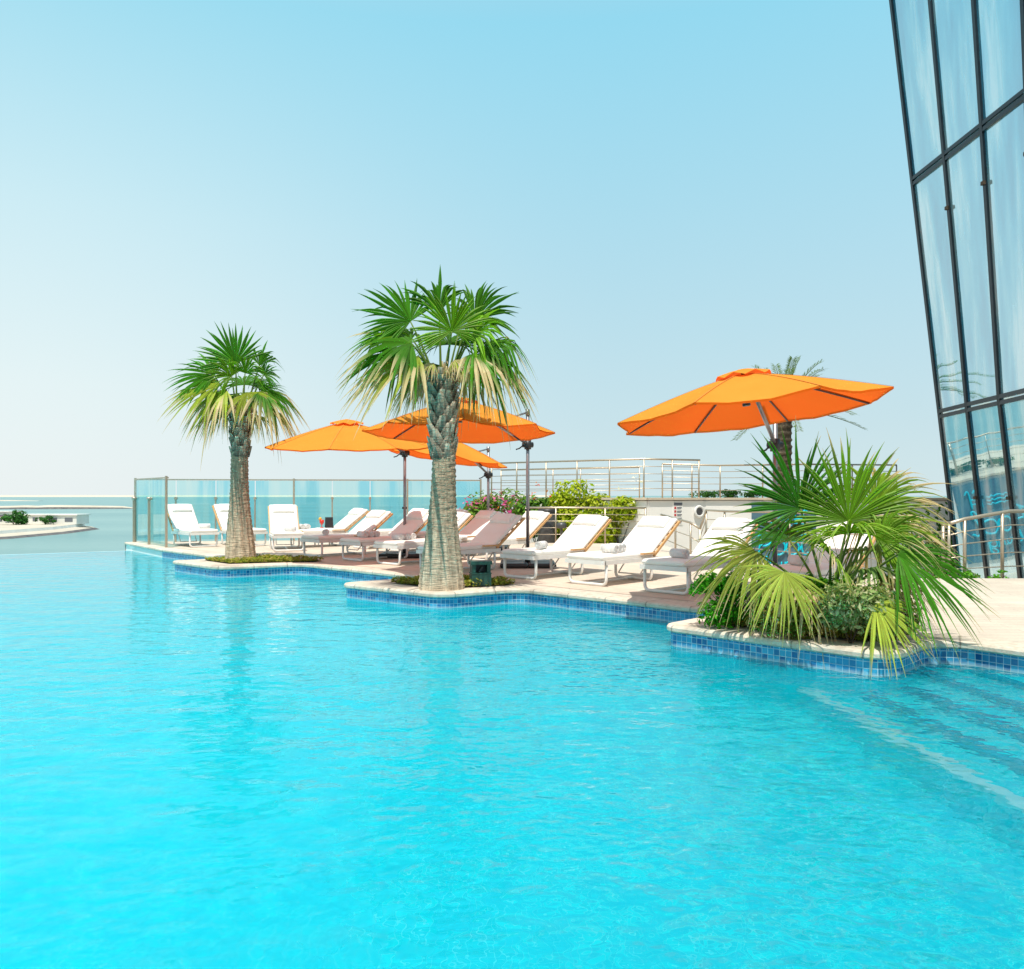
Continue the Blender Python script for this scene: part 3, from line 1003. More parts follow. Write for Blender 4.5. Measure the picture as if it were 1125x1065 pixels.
# hub offset from the trunk top, axis, leaf face normal, blade radius, span, droop, dry share, limp tips, green
G1, G2, G3 = (.052, .19, .012), (.13, .29, .012), (.30, .36, .04)
CROWN_NEAR = [((.14, -.25, .66), (-.12, .05, 1), (.15, -1, .25), .70, 255, .12, .0, 0, G2), ((-.44, .05, .86), (-.80, 0, .66), (.1, -.85, .5), .80, 200, .14, .0, 0, G1),
              ((-.06, .15, 1.02), (-.22, .15, 1), (0, -.8, .3), .74, 110, .22, .0, .12, G1), ((.42, .15, .90), (.5, .1, .95), (-.3, -.8, .3), .78, 170, .18, .0, .12, G1),
              ((-.39, -.2, .50), (-.95, -.2, -.02), (0, -.55, .9), 1.05, 190, .34, .3, .12, G1), ((-.30, -.25, .32), (-.82, -.3, -.52), (-.4, -.5, .8), 1.12, 180, .38, .45, .2, G3),
              ((-.50, .3, .46), (-.9, .3, -.3), (-.2, .2, 1), 1.0, 190, .45, .3, .15, G1), ((-.42, .05, .62), (-.95, .0, .25), (.1, -.5, .9), .82, 190, .3, .08, .1, G2),
              ((.58, 0, .52), (.8, -.1, .12), (.1, -.4, .9), .80, 210, .55, .35, .35, G1), ((.42, -.22, .36), (.66, -.35, -.5), (.5, -.5, .8), .92, 190, .45, .6, .4, G1),
              ((.45, .35, .40), (.75, .4, -.2), (.2, .3, 1), .95, 200, .5, .3, .3, G1), ((.42, -.1, .66), (.75, -.2, .42), (-.1, -.7, .7), .66, 200, .32, .05, .25, G2),
              ((.05, .5, .62), (0, .8, .5), (0, -.5, 1), .72, 220, .25, .0, .1, G1), ((-.18, .5, .35), (-.3, .8, -.3), (0, .4, 1), .75, 200, .4, .3, .2, G1), ((.25, .5, .3), (.4, .7, -.4), (.3, .4, 1), .72, 200, .4, .5, .3, G1),
              ((.18, -.28, .26), (.55, -.35, -.6), (.3, -.8, .4), .46, 150, .35, 1.2, .5, G3), ((-.10, -.25, .22), (-.5, -.35, -.5), (-.3, -.8, .4), .40, 140, .35, 1.0, .5, G3),
              ((.32, -.25, .18), (.7, -.3, -.62), (.5, -.6, .5), .62, 130, .35, 1.0, .5, G3), ((-.22, .2, .16), (-.75, .2, -.6), (-.5, 0, 1), .72, 160, .35, .5, .35, G1)]
CROWN_FAR = [((-.06, -.1, 1.05), (-.32, .05, 1), (.1, -1, .2), .86, 180, .10, .0, 0, G1), ((-.50, 0, .82), (-.95, .0, .28), (.1, -.75, .7), .88, 190, .22, .03, .0, G1),
             ((-.34, -.15, .62), (-.93, -.2, -.3), (0, -.6, .8), 1.1, 180, .42, .3, .1, G3), ((-.20, -.2, .5), (-.62, -.35, -.72), (-.4, -.6, .6), 1.02, 150, .4, .55, .3, G3),
             ((.48, -.1, .82), (.6, -.2, .65), (-.1, -1, .2), .44, 200, .25, .0, .1, G1), ((.30, .2, 1.05), (.25, .2, 1), (-.1, -1, .2), .66, 110, .25, .0, .3, G1),
             ((.44, -.1, .5), (.72, -.3, -.55), (.4, -.5, .7), 1.0, 180, .5, .42, .35, G1), ((.22, -.25, .45), (.42, -.5, -.62), (.2, -.7, .5), .74, 150, .35, .35, .3, G3),
             ((.05, -.25, .38), (.15, -.55, -.65), (0, -.8, .4), .36, 140, .3, 1.2, .5, G3), ((-.1, .5, .7), (-.1, .8, .5), (0, -.4, 1), .75, 220, .25, .0, .1, G1),
             ((.3, .45, .5), (.5, .7, -.1), (.2, .2, 1), .75, 200, .35, .25, .2, G1), ((-.35, .4, .5), (-.7, .6, -.2), (-.2, .2, 1), .85, 200, .35, .3, .2, G1),
             ((-.12, -.15, .78), (-.55, -.35, .6), (.3, -.8, .4), .62, 200, .25, .0, .1, G2), ((.12, -.1, .85), (.25, -.2, .9), (0, -1, .3), .6, 170, .2, .0, .15, G2),
             ((.35, .15, .3), (.75, .1, -.6), (.5, 0, .8), .92, 150, .35, .8, .4, G3), ((-.30, .15, .28), (-.75, .1, -.6), (-.5, 0, .8), .8, 160, .35, .6, .35, G3)]
fan_palm('nearer of the two fan palms, thick pale trunk beside a green box', (-.93, 11.0, DZ), .305, .160, .142, 2.78, 1.75, CROWN_NEAR, 5)
fan_palm('fan palm on the far planted island in front of the glass fence', (-5.22, 15.75, DZ), .285, .172, .145, 2.78, 2.0, CROWN_FAR, 9)


# big young fan palm in the nearest island
def young_palm():
    rnd = random.Random(21)
    t = thing('young_fan_palm', 'big trunkless fan palm spreading over the nearest pool island', 'palm', (2.95, 7.6, DZ))
    o = V((2.95, 7.6, DZ))
    mb = MB(); mb.c = []
    n0 = len(mb.v)
    mb.tube([(0, 0, -.02), (0, 0, .25), (0, 0, .42)], [.11, .12, .07], 10); mb.c += [(.22, .15, .09)] * (len(mb.v) - n0)
    mb.build('trunk', M['bark'], t)
    # hub, axis, normal, radius, span, n, droop, dry, green, limp, cup
    F = [((2.64, 7.5, 1.33), (-.30, .05, 1), (.35, -.9, .2), .86, 230, 40, .10, .05, (.035, .175, .014), .0, .05),
         ((3.06, 7.45, 1.22), (.10, .15, 1), (-.1, -1, .1), .90, 225, 46, .12, .14, (.12, .28, .012), .0, .05),
         ((3.50, 7.9, 1.36), (.55, .15, .75), (-.3, -.7, .6), .82, 210, 44, .34, .38, (.14, .26, .018), .12, .08),
         ((2.95, 7.15, 1.12), (-.25, -.85, .35), (0, .4, 1), .55, 230, 34, .25, .06, (.16, .29, .016), .1, .1),
         ((3.30, 7.0, .95), (.82, -.35, -.50), (.25, -.72, .65), .86, 165, 32, .16, .06, (.05, .19, .014), .08, .08),
         ((2.31, 6.95, .80), (-.28, -.40, -.60), (-.05, -.82, .55), .52, 200, 36, .2, .10, (.36, .42, .07), .06, .10),
         ((2.22, 7.45, .94), (-.82, -.30, -.42), (-.25, -.75, .6), .68, 180, 32, .28, .14, (.30, .35, .055), .10, .08),
         ((2.98, 6.72, .56), (.55, -.32, -.62), (.1, -.8, .5), .52, 140, 24, .2, .12, (.36, .42, .06), .1, .08),
         ((3.35, 7.6, 1.15), (.85, -.15, .25), (-.1, -.3, 1), .82, 200, 42, .40, .40, (.18, .27, .03), .2, .1),
         ((2.75, 8.1, 1.0), (-.2, .8, .5), (0, -.3, 1), .7, 210, 30, .3, .1, (.05, .18, .03), .1, .1),
         ((3.5, 8.1, .9), (.8, .4, .1), (0, 0, 1), .7, 200, 30, .4, .2, (.07, .19, .04), .2, .1),
         ((2.45, 7.75, .75), (-.7, .35, .1), (0, 0, 1), .6, 200, 28, .4, .15, (.09, .2, .05), .2, .1),
         ((2.60, 7.25, .62), (-.6, -.5, .1), (0, -.2, 1), .55, 190, 30, .45, .9, (.22, .28, .06), .3, .1),
         ((3.30, 7.35, .66), (.7, -.45, .05), (0, -.2, 1), .58, 190, 30, .45, .9, (.24, .28, .06), .3, .1),
         ((2.78, 7.15, .92), (-.5, -.6, .5), (.1, -.6, .8), .52, 200, 30, .3, .25, (.17, .29, .02), .15, .1),
         ((3.25, 7.25, 1.05), (.6, -.4, .6), (-.1, -.7, .7), .6, 200, 34, .3, .3, (.14, .27, .02), .15, .1),
         ((3.12, 7.2, .78), (.35, -.6, .2), (0, .2, 1), .5, 200, 26, .4, .3, (.12, .22, .05), .3, .1)]
    for (hub, ax, nr, rad, span, n, droop, dry, gr, limp, cup) in F:
        mb = MB(); mb.c = []
        h_ = V(hub) - o
        petiole(mb, (h_.x * .08, h_.y * .08, .25), h_, .016, .009, .03, (.17, .25, .06))
        fan_frond(mb, rnd, h_, ax, nr, rad, R(span), int(n * 1.2), droop, dry + .08, gr, limp=limp, joined=.47, cup=cup)
        mb.build('frond', M['frond'], t)
    return t


young_palm()


# date palm behind the parasol
def date_palm():
    rnd = random.Random(3)
    t = thing('date_palm', 'feathery date palm rising behind the nearest orange parasol', 'palm', (8.0, 24.2, 1.36))
    h = 2.6
    mb = MB(); mb.c = []
    for k in range(41):
        z = h * k / 40
        for j in range(16):
            a = 2 * PI * j / 16
            r_ = .24 + .03 * ((k % 3) == 0) + rnd.uniform(-.012, .012) + .04 * max(0, z - 2)
            mb.v.append((math.cos(a) * r_, math.sin(a) * r_, z - .03)); g_ = .6 + .5 * ((k % 3) == 0); mb.c.append((.22 * g_, .17 * g_, .12 * g_))
    for k in range(40):
        for j in range(16):
            a = k * 16 + j; b = k * 16 + (j + 1) % 16
            mb.f.append((a, b, b + 16, a + 16)); mb.mi.append(0); mb.sm.append(False)
    mb.build('trunk', M['bark'], t)
    for k in range(28):
        az = R(k * 137.5); el = R(78 - 80 * (k / 28))
        d_ = V((math.cos(az) * math.cos(el), math.sin(az) * math.cos(el), math.sin(el)))
        ln_ = rnd.uniform(2.0, 2.5)
        pts = []
        for j in range(12):
            u = j / 11
            p = V((0, 0, h - .05)) + d_ * ln_ * u; p.z -= .55 * u * u * ln_ * .6
            pts.append(p)
        mb = MB(); mb.c = []
        n0 = len(mb.v); mb.tube(pts, [.022 - .018 * j / 11 for j in range(12)], 5); mb.c += [(.16, .20, .07)] * (len(mb.v) - n0)
        for j in range(44):
            u = .16 + .84 * j / 44
            q = u * 11; i0 = min(10, int(q)); p = pts[i0].lerp(pts[i0 + 1], q - i0)
            tg = (pts[i0 + 1] - pts[i0]).normalized()
            sd = tg.cross(V((0, 0, 1))).normalized(); up = sd.cross(tg)
            for s_ in (-1, 1):
                dv = (tg * .75 + sd * s_ * .75 + up * rnd.uniform(.05, .45)).normalized()
                l2 = .36 * (1 - .45 * u) * rnd.uniform(.85, 1.1)
                wv = tg.cross(dv).cross(dv).normalized() * .010
                g_ = rnd.uniform(.75, 1.2); c_ = (.17 * g_, .25 * g_, .09 * g_)
                m0 = len(mb.v)
                mb.v += [tuple(p), tuple(p + dv * l2 * .5 + wv), tuple(p + dv * l2 + V((0, 0, -.03))), tuple(p + dv * l2 * .5 - wv)]
                mb.c += [c_] * 4; mb.f.append((m0, m0 + 1, m0 + 2, m0 + 3)); mb.mi.append(0); mb.sm.append(False)
        mb.build('frond', M['frond'], t)


date_palm()


# ------------------------------------------------------------------ planting
def in_poly(x, y, P):
    c = False; j = len(P) - 1
    for i in range(len(P)):
        if (P[i][1] > y) != (P[j][1] > y) and x < (P[j][0] - P[i][0]) * (y - P[i][1]) / (P[j][1] - P[i][1]) + P[i][0]:
            c = not c
        j = i
    return c


def bed(poly, n, seed, hgt=.10):
    """ground cover of small fleshy leaves, plus its soil"""
    rnd = random.Random(seed)
    mb = MB(); mb.v = [(x, y, .209) for x, y in poly]; mb.f = [tuple(range(len(poly)))]; mb.mi = [0]; mb.sm = [False]
    tag(mb.build('planting_soil', M['soil']), kind='structure')
    mb = MB(); mb.c = []
    xs = [p[0] for p in poly]; ys = [p[1] for p in poly]
    cols = [(.36, .38, .06), (.26, .33, .05), (.46, .42, .10), (.16, .24, .035), (.40, .31, .12)]
    k = 0
    while k < n:
        x = rnd.uniform(min(xs), max(xs)); y = rnd.uniform(min(ys), max(ys))
        if not in_poly(x, y, poly):
            continue
        k += 1
        z = .21 + rnd.random() ** 1.5 * hgt * (.6 + .4 * math.sin(x * 9) * math.sin(y * 8))
        nr = V((rnd.gauss(0, .6), rnd.gauss(0, .6), 1)).normalized()
        a = nr.orthogonal().normalized(); a.rotate(Matrix.Rotation(rnd.uniform(0, 6.28), 3, nr)); b = nr.cross(a)
        s_ = rnd.uniform(.014, .034); c = cols[rnd.randrange(5)]
        n0 = len(mb.v); p = V((x, y, z))
        mb.v += [tuple(p - a * s_), tuple(p - b * s_ * .5), tuple(p + a * s_), tuple(p + b * s_ * .5)]
        mb.f.append((n0, n0 + 1, n0 + 2, n0 + 3)); mb.mi.append(0); mb.sm.append(False); mb.c += [c] * 4
    return mb.build('ground_cover', M['leaf'])


bed1 = [(-5.95, 15.85), (-5.2, 15.05), (-4.45, 15.35), (-3.55, 15.5), (-4.6, 16.35), (-5.2, 16.2)]
bed2 = [(-1.75, 11.75), (-.95, 11.05), (-.3, 11.3), (.05, 11.55), (-.7, 12.25), (-1.25, 12.25)]
bed3 = [(1.95, 8.0), (2.98, 7.0), (3.4, 7.45), (3.0, 8.3), (2.55, 8.55)]
tag(bed(bed1, 8000, 1), kind='stuff'); tag(bed(bed2, 8000, 2), kind='stuff'); tag(bed(bed3, 6000, 3), kind='stuff')

ISG = 'shrubs under the young fan palm'
shrub('shrub', 'bright green small leaved shrub at the left end of the nearest island', 'shrub', (2.08, 7.72, .2), (.34, .28, .26), 2800, .030, [(.06, .30, .015), (.09, .38, .02), (.035, .18, .012)], ISG, 51)
shrub('shrub', 'pale variegated shrub at the front of the nearest island', 'shrub', (2.86, 6.92, .2), (.34, .24, .29), 3200, .032, [(.30, .38, .14), (.42, .46, .22), (.14, .25, .07), (.58, .56, .32)], ISG, 52)
shrub('shrub', 'brownish sparse shrub between the bright green and the pale island shrubs', 'shrub', (2.44, 7.28, .2), (.34, .25, .25), 2800, .030, [(.28, .30, .05), (.38, .28, .09), (.15, .24, .03)], ISG, 53)
shrub('shrub', 'dark green shrub at the foot of the fan palm petioles', 'shrub', (3.02, 7.5, .2), (.36, .28, .30), 2600, .032, [(.08, .28, .015), (.15, .38, .02), (.04, .18, .012)], ISG, 54)
shrub('shrub', 'dry olive shrub at the right end of the nearest island', 'shrub', (3.22, 7.12, .2), (.29, .22, .24), 2300, .030, [(.30, .34, .06), (.42, .36, .14), (.17, .25, .04)], ISG, 55)

BG = 'flowering bushes behind the deck railing'
YG = [(.40, .48, .02), (.50, .56, .035), (.26, .38, .015), (.56, .60, .07)]
shrub('flowering_bush', 'pink bougainvillea bush at the end of the glass fence', 'bush', (-.45, 22.7, .1), (.85, .55, .78), 3000, .075, [(.12, .26, .04), (.2, .33, .05)], BG, 61, ([(.72, .10, .34), (.80, .24, .45), (.62, .05, .22)], 420, .07))
shrub('flowering_bush', 'green bush dotted with orange and red blossom', 'bush', (.65, 22.6, .1), (.95, .55, .74), 3600, .075, [(.10, .24, .03), (.17, .32, .04), (.07, .17, .03)], BG, 62, ([(.80, .20, .04), (.75, .09, .05)], 120, .055))
shrub('flowering_bush', 'yellow green bush with white blossom behind the round bin', 'bush', (1.75, 22.2, .1), (1.0, .5, .82), 5200, .078, YG, BG, 63, ([(.80, .78, .66)], 90, .06))
shrub('flowering_bush', 'largest yellow green bush beside the white terrace wall', 'bush', (2.85, 21.75, .0), (.9, .45, .88), 5000, .078, YG, BG, 64, ([(.80, .78, .66)], 80, .06))
shrub('shrub', 'dark green bush behind the railing at the foot of the tower', 'shrub', (10.7, 20.3, -1.3), (.8, .8, 1.25), 1500, .09, GRN, None, 66)
for k in range(5):
    shrub('low_shrub', ['low green shrub on the terrace furthest left by the date palm', 'low green shrub second from left on the terrace by the date palm', 'low green shrub in the middle of the terrace row by the date palm', 'low green shrub right of the middle of the terrace row', 'low green shrub at the right end of the terrace row'][k],
          'shrub', (6.0 + k * .75, 25.2 + .1 * (k % 2), 1.36), (.5, .4, .12), 420, .05, GRN, 'low shrubs on the raised terrace', 70 + k)
for k in range(3):
    shrub('low_plant', ['small bright plant left of the middle railing post by the tower', 'small bright plant in the middle below the steel railing by the tower', 'small bright plant at the right below the steel railing by the tower'][k], 'plant',
          (6.65 + k * .42, 12.62, .1), (.17, .12, .09), 160, .035, [(.10, .34, .02), (.16, .42, .04)], 'small plants below the tower railing', 80 + k)


# ------------------------------------------------------------------ railings, walls, terrace
def along(pts, spacing):
    out = []; carry = 0
    for a, b in zip(pts, pts[1:]):
        a, b = V(a), V(b); l = (b - a).length; s_ = carry
        while s_ < l:
            out.append(a.lerp(b, s_ / l)); s_ += spacing
        carry = s_ - l
    return out


def railing(label, top, base, nbars, posts, mat='steel', group=None, r=.025, pr=.022, name='steel_railing', cat='railing'):
    """top: polyline of the handrail; base: height of the foot under each top point"""
    t = thing(name, label, cat, (top[0][0], top[0][1], base[0]), 0, group)
    o = V(t.location)
    T = [V(p) - o for p in top]
    mb = MB(); mb.tube(T, r, 8); mb.build('handrail', M[mat], t)
    for k in range(nbars):
        f = (k + 1) / (nbars + 1)
        pts = []
        for p, b in zip(T, base):
            zb = b - o.z + .06
            pts.append((p.x, p.y, zb + (p.z - zb) * f))
        mb = MB(); mb.tube(pts, .010, 6); mb.build('rail', M[mat], t)
    for (i, f) in posts:
        i2 = min(i + 1, len(T) - 1)
        p = T[i].lerp(T[i2], f); b = base[i] + (base[i2] - base[i]) * f - o.z
        mb = MB(); mb.tube([(p.x, p.y, b), (p.x, p.y, p.z - .01)], pr, 8)
        mb.lathe([(pr * 2, 0), (pr * 2, .012), (pr, .02)], (p.x, p.y, b), 10)
        mb.build('post', M[mat], t)
    return t


# raised terrace
TZ = 1.36
tw = [(-.9, 24.9), (3.57, 21.6), (5.2, 22.3), (6.6, 22.45), (8.3, 22.45), (12.0, 21.6), (18, 19.5)]
terr = tw + [(18, 34), (-.9, 34)]
mb = MB(); mb.prism(terr, -2.2, TZ); tag(mb.build('terrace', M['cap_stone']), kind='structure')
wt = thing('terrace_wall', 'white plastered wall of the raised terrace behind the loungers', 'wall', (3.57, 21.6, -2.0))
mb = MB(); o = V((3.57, 21.6, -2.0))
for a, b in zip(tw, tw[1:]):
    d_ = V((b[0] - a[0], b[1] - a[1], 0)); n_ = V((d_.y, -d_.x, 0)).normalized()
    c_ = V((a[0] + b[0], a[1] + b[1], 0)) / 2 + n_ * .05
    mb.box((c_.x - o.x, c_.y - o.y, (TZ - .05 + 2.0) / 2), (d_.length + .05, .14, TZ - .05 + 2.0), rotx_dir(d_))
mb.build('wall', M['plaster'], wt)
mb = MB()
for a, b in zip(tw, tw[1:]):
    d_ = V((b[0] - a[0], b[1] - a[1], 0)); n_ = V((d_.y, -d_.x, 0)).normalized()
    c_ = V((a[0] + b[0], a[1] + b[1], 0)) / 2 + n_ * .03
    mb.box((c_.x - o.x, c_.y - o.y, TZ + .0 + 2.0), (d_.length + .12, .30, .06), rotx_dir(d_))
mb.build('capstone', M['cap_stone'], wt)

fr_top = [(-.7, 24.75, TZ + 1.06), (3.5, 21.75, TZ + 1.06), (5.15, 22.45, TZ + 1.06)]
railing('front steel railing on the raised terrace with a sharp corner', fr_top, [TZ + .02] * 3, 4,
        [(0, .02), (0, .2), (0, .4), (0, .6), (0, .8), (1, 0), (1, .5), (1, .98)], group='terrace railings')
bk_top = [(-.4, 30.0, TZ + 1.02), (4.2, 27.0, TZ + 1.02)]
railing('furthest steel railing along the sea side of the raised terrace', bk_top, [TZ] * 2, 4, [(0, f / 5) for f in range(6)], group='terrace railings')
mid_top = [(4.35, 23.7, TZ + 1.0), (6.3, 24.8, TZ + 1.0), (8.6, 23.9, TZ + 1.0), (11.5, 24.5, TZ + 1.0)]
railing('curved steel railing on the terrace in front of the date palm', mid_top, [TZ] * 4, 4, [(0, 0), (0, .5), (1, 0), (1, .5), (2, 0), (2, .5), (2, 1)], group='terrace railings')

# railing behind the loungers with the bin behind it
railing('deck railing in front of the yellow green bushes', [(.35, 21.6, 1.13), (1.15, 21.5, 1.13), (3.45, 21.05, 1.13)], [DZ] * 3, 4,
        [(0, .02), (1, 0), (1, .55), (1, .99)], group='deck railings')
# stair rails
railing('stair handrail sloping down behind the third white lounger', [(3.35, 18.4, 1.02), (3.75, 17.2, .88), (3.9, 17.0, .76)], [.19, -.05, -.2], 2,
        [(0, .5), (1, 0), (1, 1)], group='deck railings')
railing('railing rising from the stair and running behind the two nearest loungers', [(3.92, 17.1, .74), (4.1, 17.3, 1.14), (4.35, 16.6, 1.13), (5.0, 14.75, 1.15), (6.2, 12.75, 1.12), (6.75, 12.62, 1.02)],
        [-.2, .1, .19, .19, .19, .19], 4, [(0, 0), (1, 0), (1, .9), (3, 0), (4, 0), (4, .97)], group='deck railings')
railing('curved steel railing in front of the leaning glass tower', [(6.72, 12.78, .98), (7.1, 12.85, 1.08), (7.75, 12.95, 1.18), (7.9, 13.0, 1.2), (9.5, 13.1, 1.2)],
        [.05, .05, .05, .05, .05], 4, [(0, .02), (0, 1), (2, 0), (3, .5)], group='deck railings', r=.03, pr=.028)

# fence of glass
def glass_fence(label, a, b, npan, full, z1=1.88):
    a, b = V((a[0], a[1], DZ)), V((b[0], b[1], DZ))
    t = thing('glass_fence', label, 'fence', a, math.atan2(b.y - a.y, b.x - a.x), 'glass fences around the deck')
    ln_ = (b - a).length; h_ = z1 - DZ
    mb = MB(); mb.box((ln_ / 2, 0, h_), (ln_, .05, .035)); mb.build('handrail', M['steel'], t)
    for k in range(npan):
        x0 = ln_ * k / npan; x1 = ln_ * (k + 1) / npan
        mb = MB(); mb.box(((x0 + x1) / 2, 0, h_ / 2 + .02), (x1 - x0 - .03, .012, h_ - .09)); mb.build('glass_panel', M['glass'], t)
    for k in range(npan + 1):
        x = ln_ * k / npan
        mb = MB()
        if k in full:
            mb.box((x, -.035, h_ / 2 + .02), (.05, .05, h_ + .04))
        else:
            mb.box((x, -.04, h_ * .36), (.035, .06, h_ * .72))
            mb.tube([(x, -.09, h_ * .70), (x, .03, h_ * .70)], .04, 10)
        mb.build('post', M['steel'], t)
    return t


glass_fence('long glass fence along the sea side of the deck', (-10.15, 22.1), (-.9, 23.45), 9, (0, 4, 7, 9))
glass_fence('short glass fence panel on the pool edge at the far left', (-10.12, 22.02), (-8.3, 19.75), 2, (2,))

# wall fittings
mb = MB()
mb.box((0, 0, 0), (.30, .02, .62), None, 0); mb.box((0, -.012, .24), (.26, .006, .08), None, 1)
for k in range(5):
    mb.box((-.09, -.012, .14 - k * .095), (.06, .006, .06), None, 2); mb.box((.04, -.012, .15 - k * .095), (.15, .006, .022), None, 1); mb.box((.03, -.012, .115 - k * .095), (.13, .006, .014), None, 1)
nb = mb.build('notice_board', [M['plaster'], M['ink'], M['redprint']])
nb.location = (4.42, 21.83, .98); nb.rotation_euler = (0, 0, math.atan2(.7, 1.63)); tag(nb, 'pale notice board with red symbols and grey lines on the white wall', 'sign')
vt = thing('wall_vent', 'round white wall vent with a dark centre beside the notice board', 'vent', (5.02, 22.09, 1.02), math.atan2(.7, 1.63))
mb = MB(); mb.tube([(0.135 * math.cos(2 * PI * k / 24), -.05, .135 * math.sin(2 * PI * k / 24)) for k in range(24)], .035, 8, closed=True); mb.build('rim', M['white_metal'], vt)
mb = MB(); mb.tube([(0, -.02, 0), (0, -.05, 0)], .115, 20)
for k in range(5):
    mb.box((0, -.06, -.085 + .0425 * k), (.22 - abs(k - 2) * .03, .02, .012))
mb.build('grille', M['pole_metal'], vt)
for k, x in enumerate((5.55, 5.75)):
    wl = thing('wall_lamp', ['left one of two small slim lamps on the white wall', 'right one of two small slim lamps on the white wall'][k], 'lamp', (x, 22.27, .62), .1, 'slim lamps on the terrace wall')
    mb = MB(); mb.box((0, -.03, .04), (.05, .06, .16)); mb.build('lamp_body', M['steel'], wl)
    mb = MB(); mb.box((0, -.045, -.10), (.07, .08, .10)); mb.build('lamp_head', M['dark'], wl)
    mb = MB(); mb.box((0, -.02, .2), (.03, .03, .1)); mb.build('conduit', M['steel'], wl)


# cyan sign on its slate panel
def sign():
    t = thing('pool_sign', 'slate panel with cyan script letters reading Pool lounge', 'sign', (7.35, 22.295, -.15))
    mb = MB(); mb.box((.05, .02, .35), (1.75, .05, 2.1)); mb.build('backing_panel', M['grey_panel'], t)

    def stroke(mb, pts, r=.028, ox=0, oz=0, sc=1.):
        # smooth the stroke
        P = [V((ox + x * sc, -.05, oz + z * sc)) for x, z in pts]
        out = []
        for i in range(len(P) - 1):
            p0 = P[max(i - 1, 0)]; p1 = P[i]; p2 = P[i + 1]; p3 = P[min(i + 2, len(P) - 1)]
            for k in range(5):
                u = k / 5
                out.append(.5 * ((2 * p1) + (-p0 + p2) * u + (2 * p0 - 5 * p1 + 4 * p2 - p3) * u * u + (-p0 + 3 * p1 - 3 * p2 + p3) * u ** 3))
        out.append(P[-1])
        mb.tube(out, r, 6)

    def circ(cx_, cz_, rx, rz, n=14, a0=90):
        return [(cx_ + rx * math.cos(R(a0 + 360 * k / n)), cz_ + rz * math.sin(R(a0 + 360 * k / n))) for k in range(n + 1)]
    # Pool
    mb = MB(); stroke(mb, [(-.66, -.02), (-.62, .25), (-.58, .56)]); stroke(mb, [(-.70, .46), (-.5, .60), (-.30, .52), (-.28, .36), (-.44, .24), (-.60, .25)]); mb.build('letter', M['cyan_sign'], t)
    mb = MB(); stroke(mb, circ(-.10, .18, .17, .19)); mb.build('letter', M['cyan_sign'], t)
    mb = MB(); stroke(mb, circ(.27, .18, .17, .19)); mb.build('letter', M['cyan_sign'], t)
    mb = MB(); stroke(mb, [(.47, .12), (.56, .36), (.62, .60), (.55, .64), (.51, .40), (.54, .08), (.62, .0), (.70, .06)]); mb.build('letter', M['cyan_sign'], t)
    # lounge
    s_ = .020
    w_ = [[(-.50, .02), (-.44, .18), (-.42, .28), (-.46, .28), (-.47, .06), (-.42, .0), (-.38, .03)],
          circ(-.28, .08, .075, .08), [(-.16, .16), (-.16, .04), (-.10, 0), (-.04, .05), (-.03, .16), (-.03, .02), (.02, .0)],
          [(.06, 0), (.07, .16), (.08, .1), (.14, .16), (.18, .12), (.18, .0), (.22, .0)],
          circ(.31, .08, .07, .08) + [(.38, .14), (.38, -.10), (.32, -.18), (.26, -.12), (.40, .0)],
          [(.44, .07), (.57, .10), (.55, .16), (.47, .15), (.45, .04), (.52, -.01), (.60, .04)]]
    for q in w_:
        mb = MB(); stroke(mb, q, s_, 0, -.36); mb.build('letter', M['cyan_sign'], t)
    # ladder and waves
    mb = MB()
    stroke(mb, [(.34, .72), (.34, 1.12), (.40, 1.2), (.46, 1.12)], .024); stroke(mb, [(.56, .72), (.56, 1.12), (.62, 1.2), (.68, 1.12)], .024)
    for z in (.84, .96):
        stroke(mb, [(.34, z), (.45, z), (.56, z)], .02)
    for z in (.76, .86, .96):
        stroke(mb, [(-.32 + .08 * k, z + (.03 if k % 2 else -.01)) for k in range(8)], .018)
    mb.build('emblem', M['cyan_sign'], t)


sign()


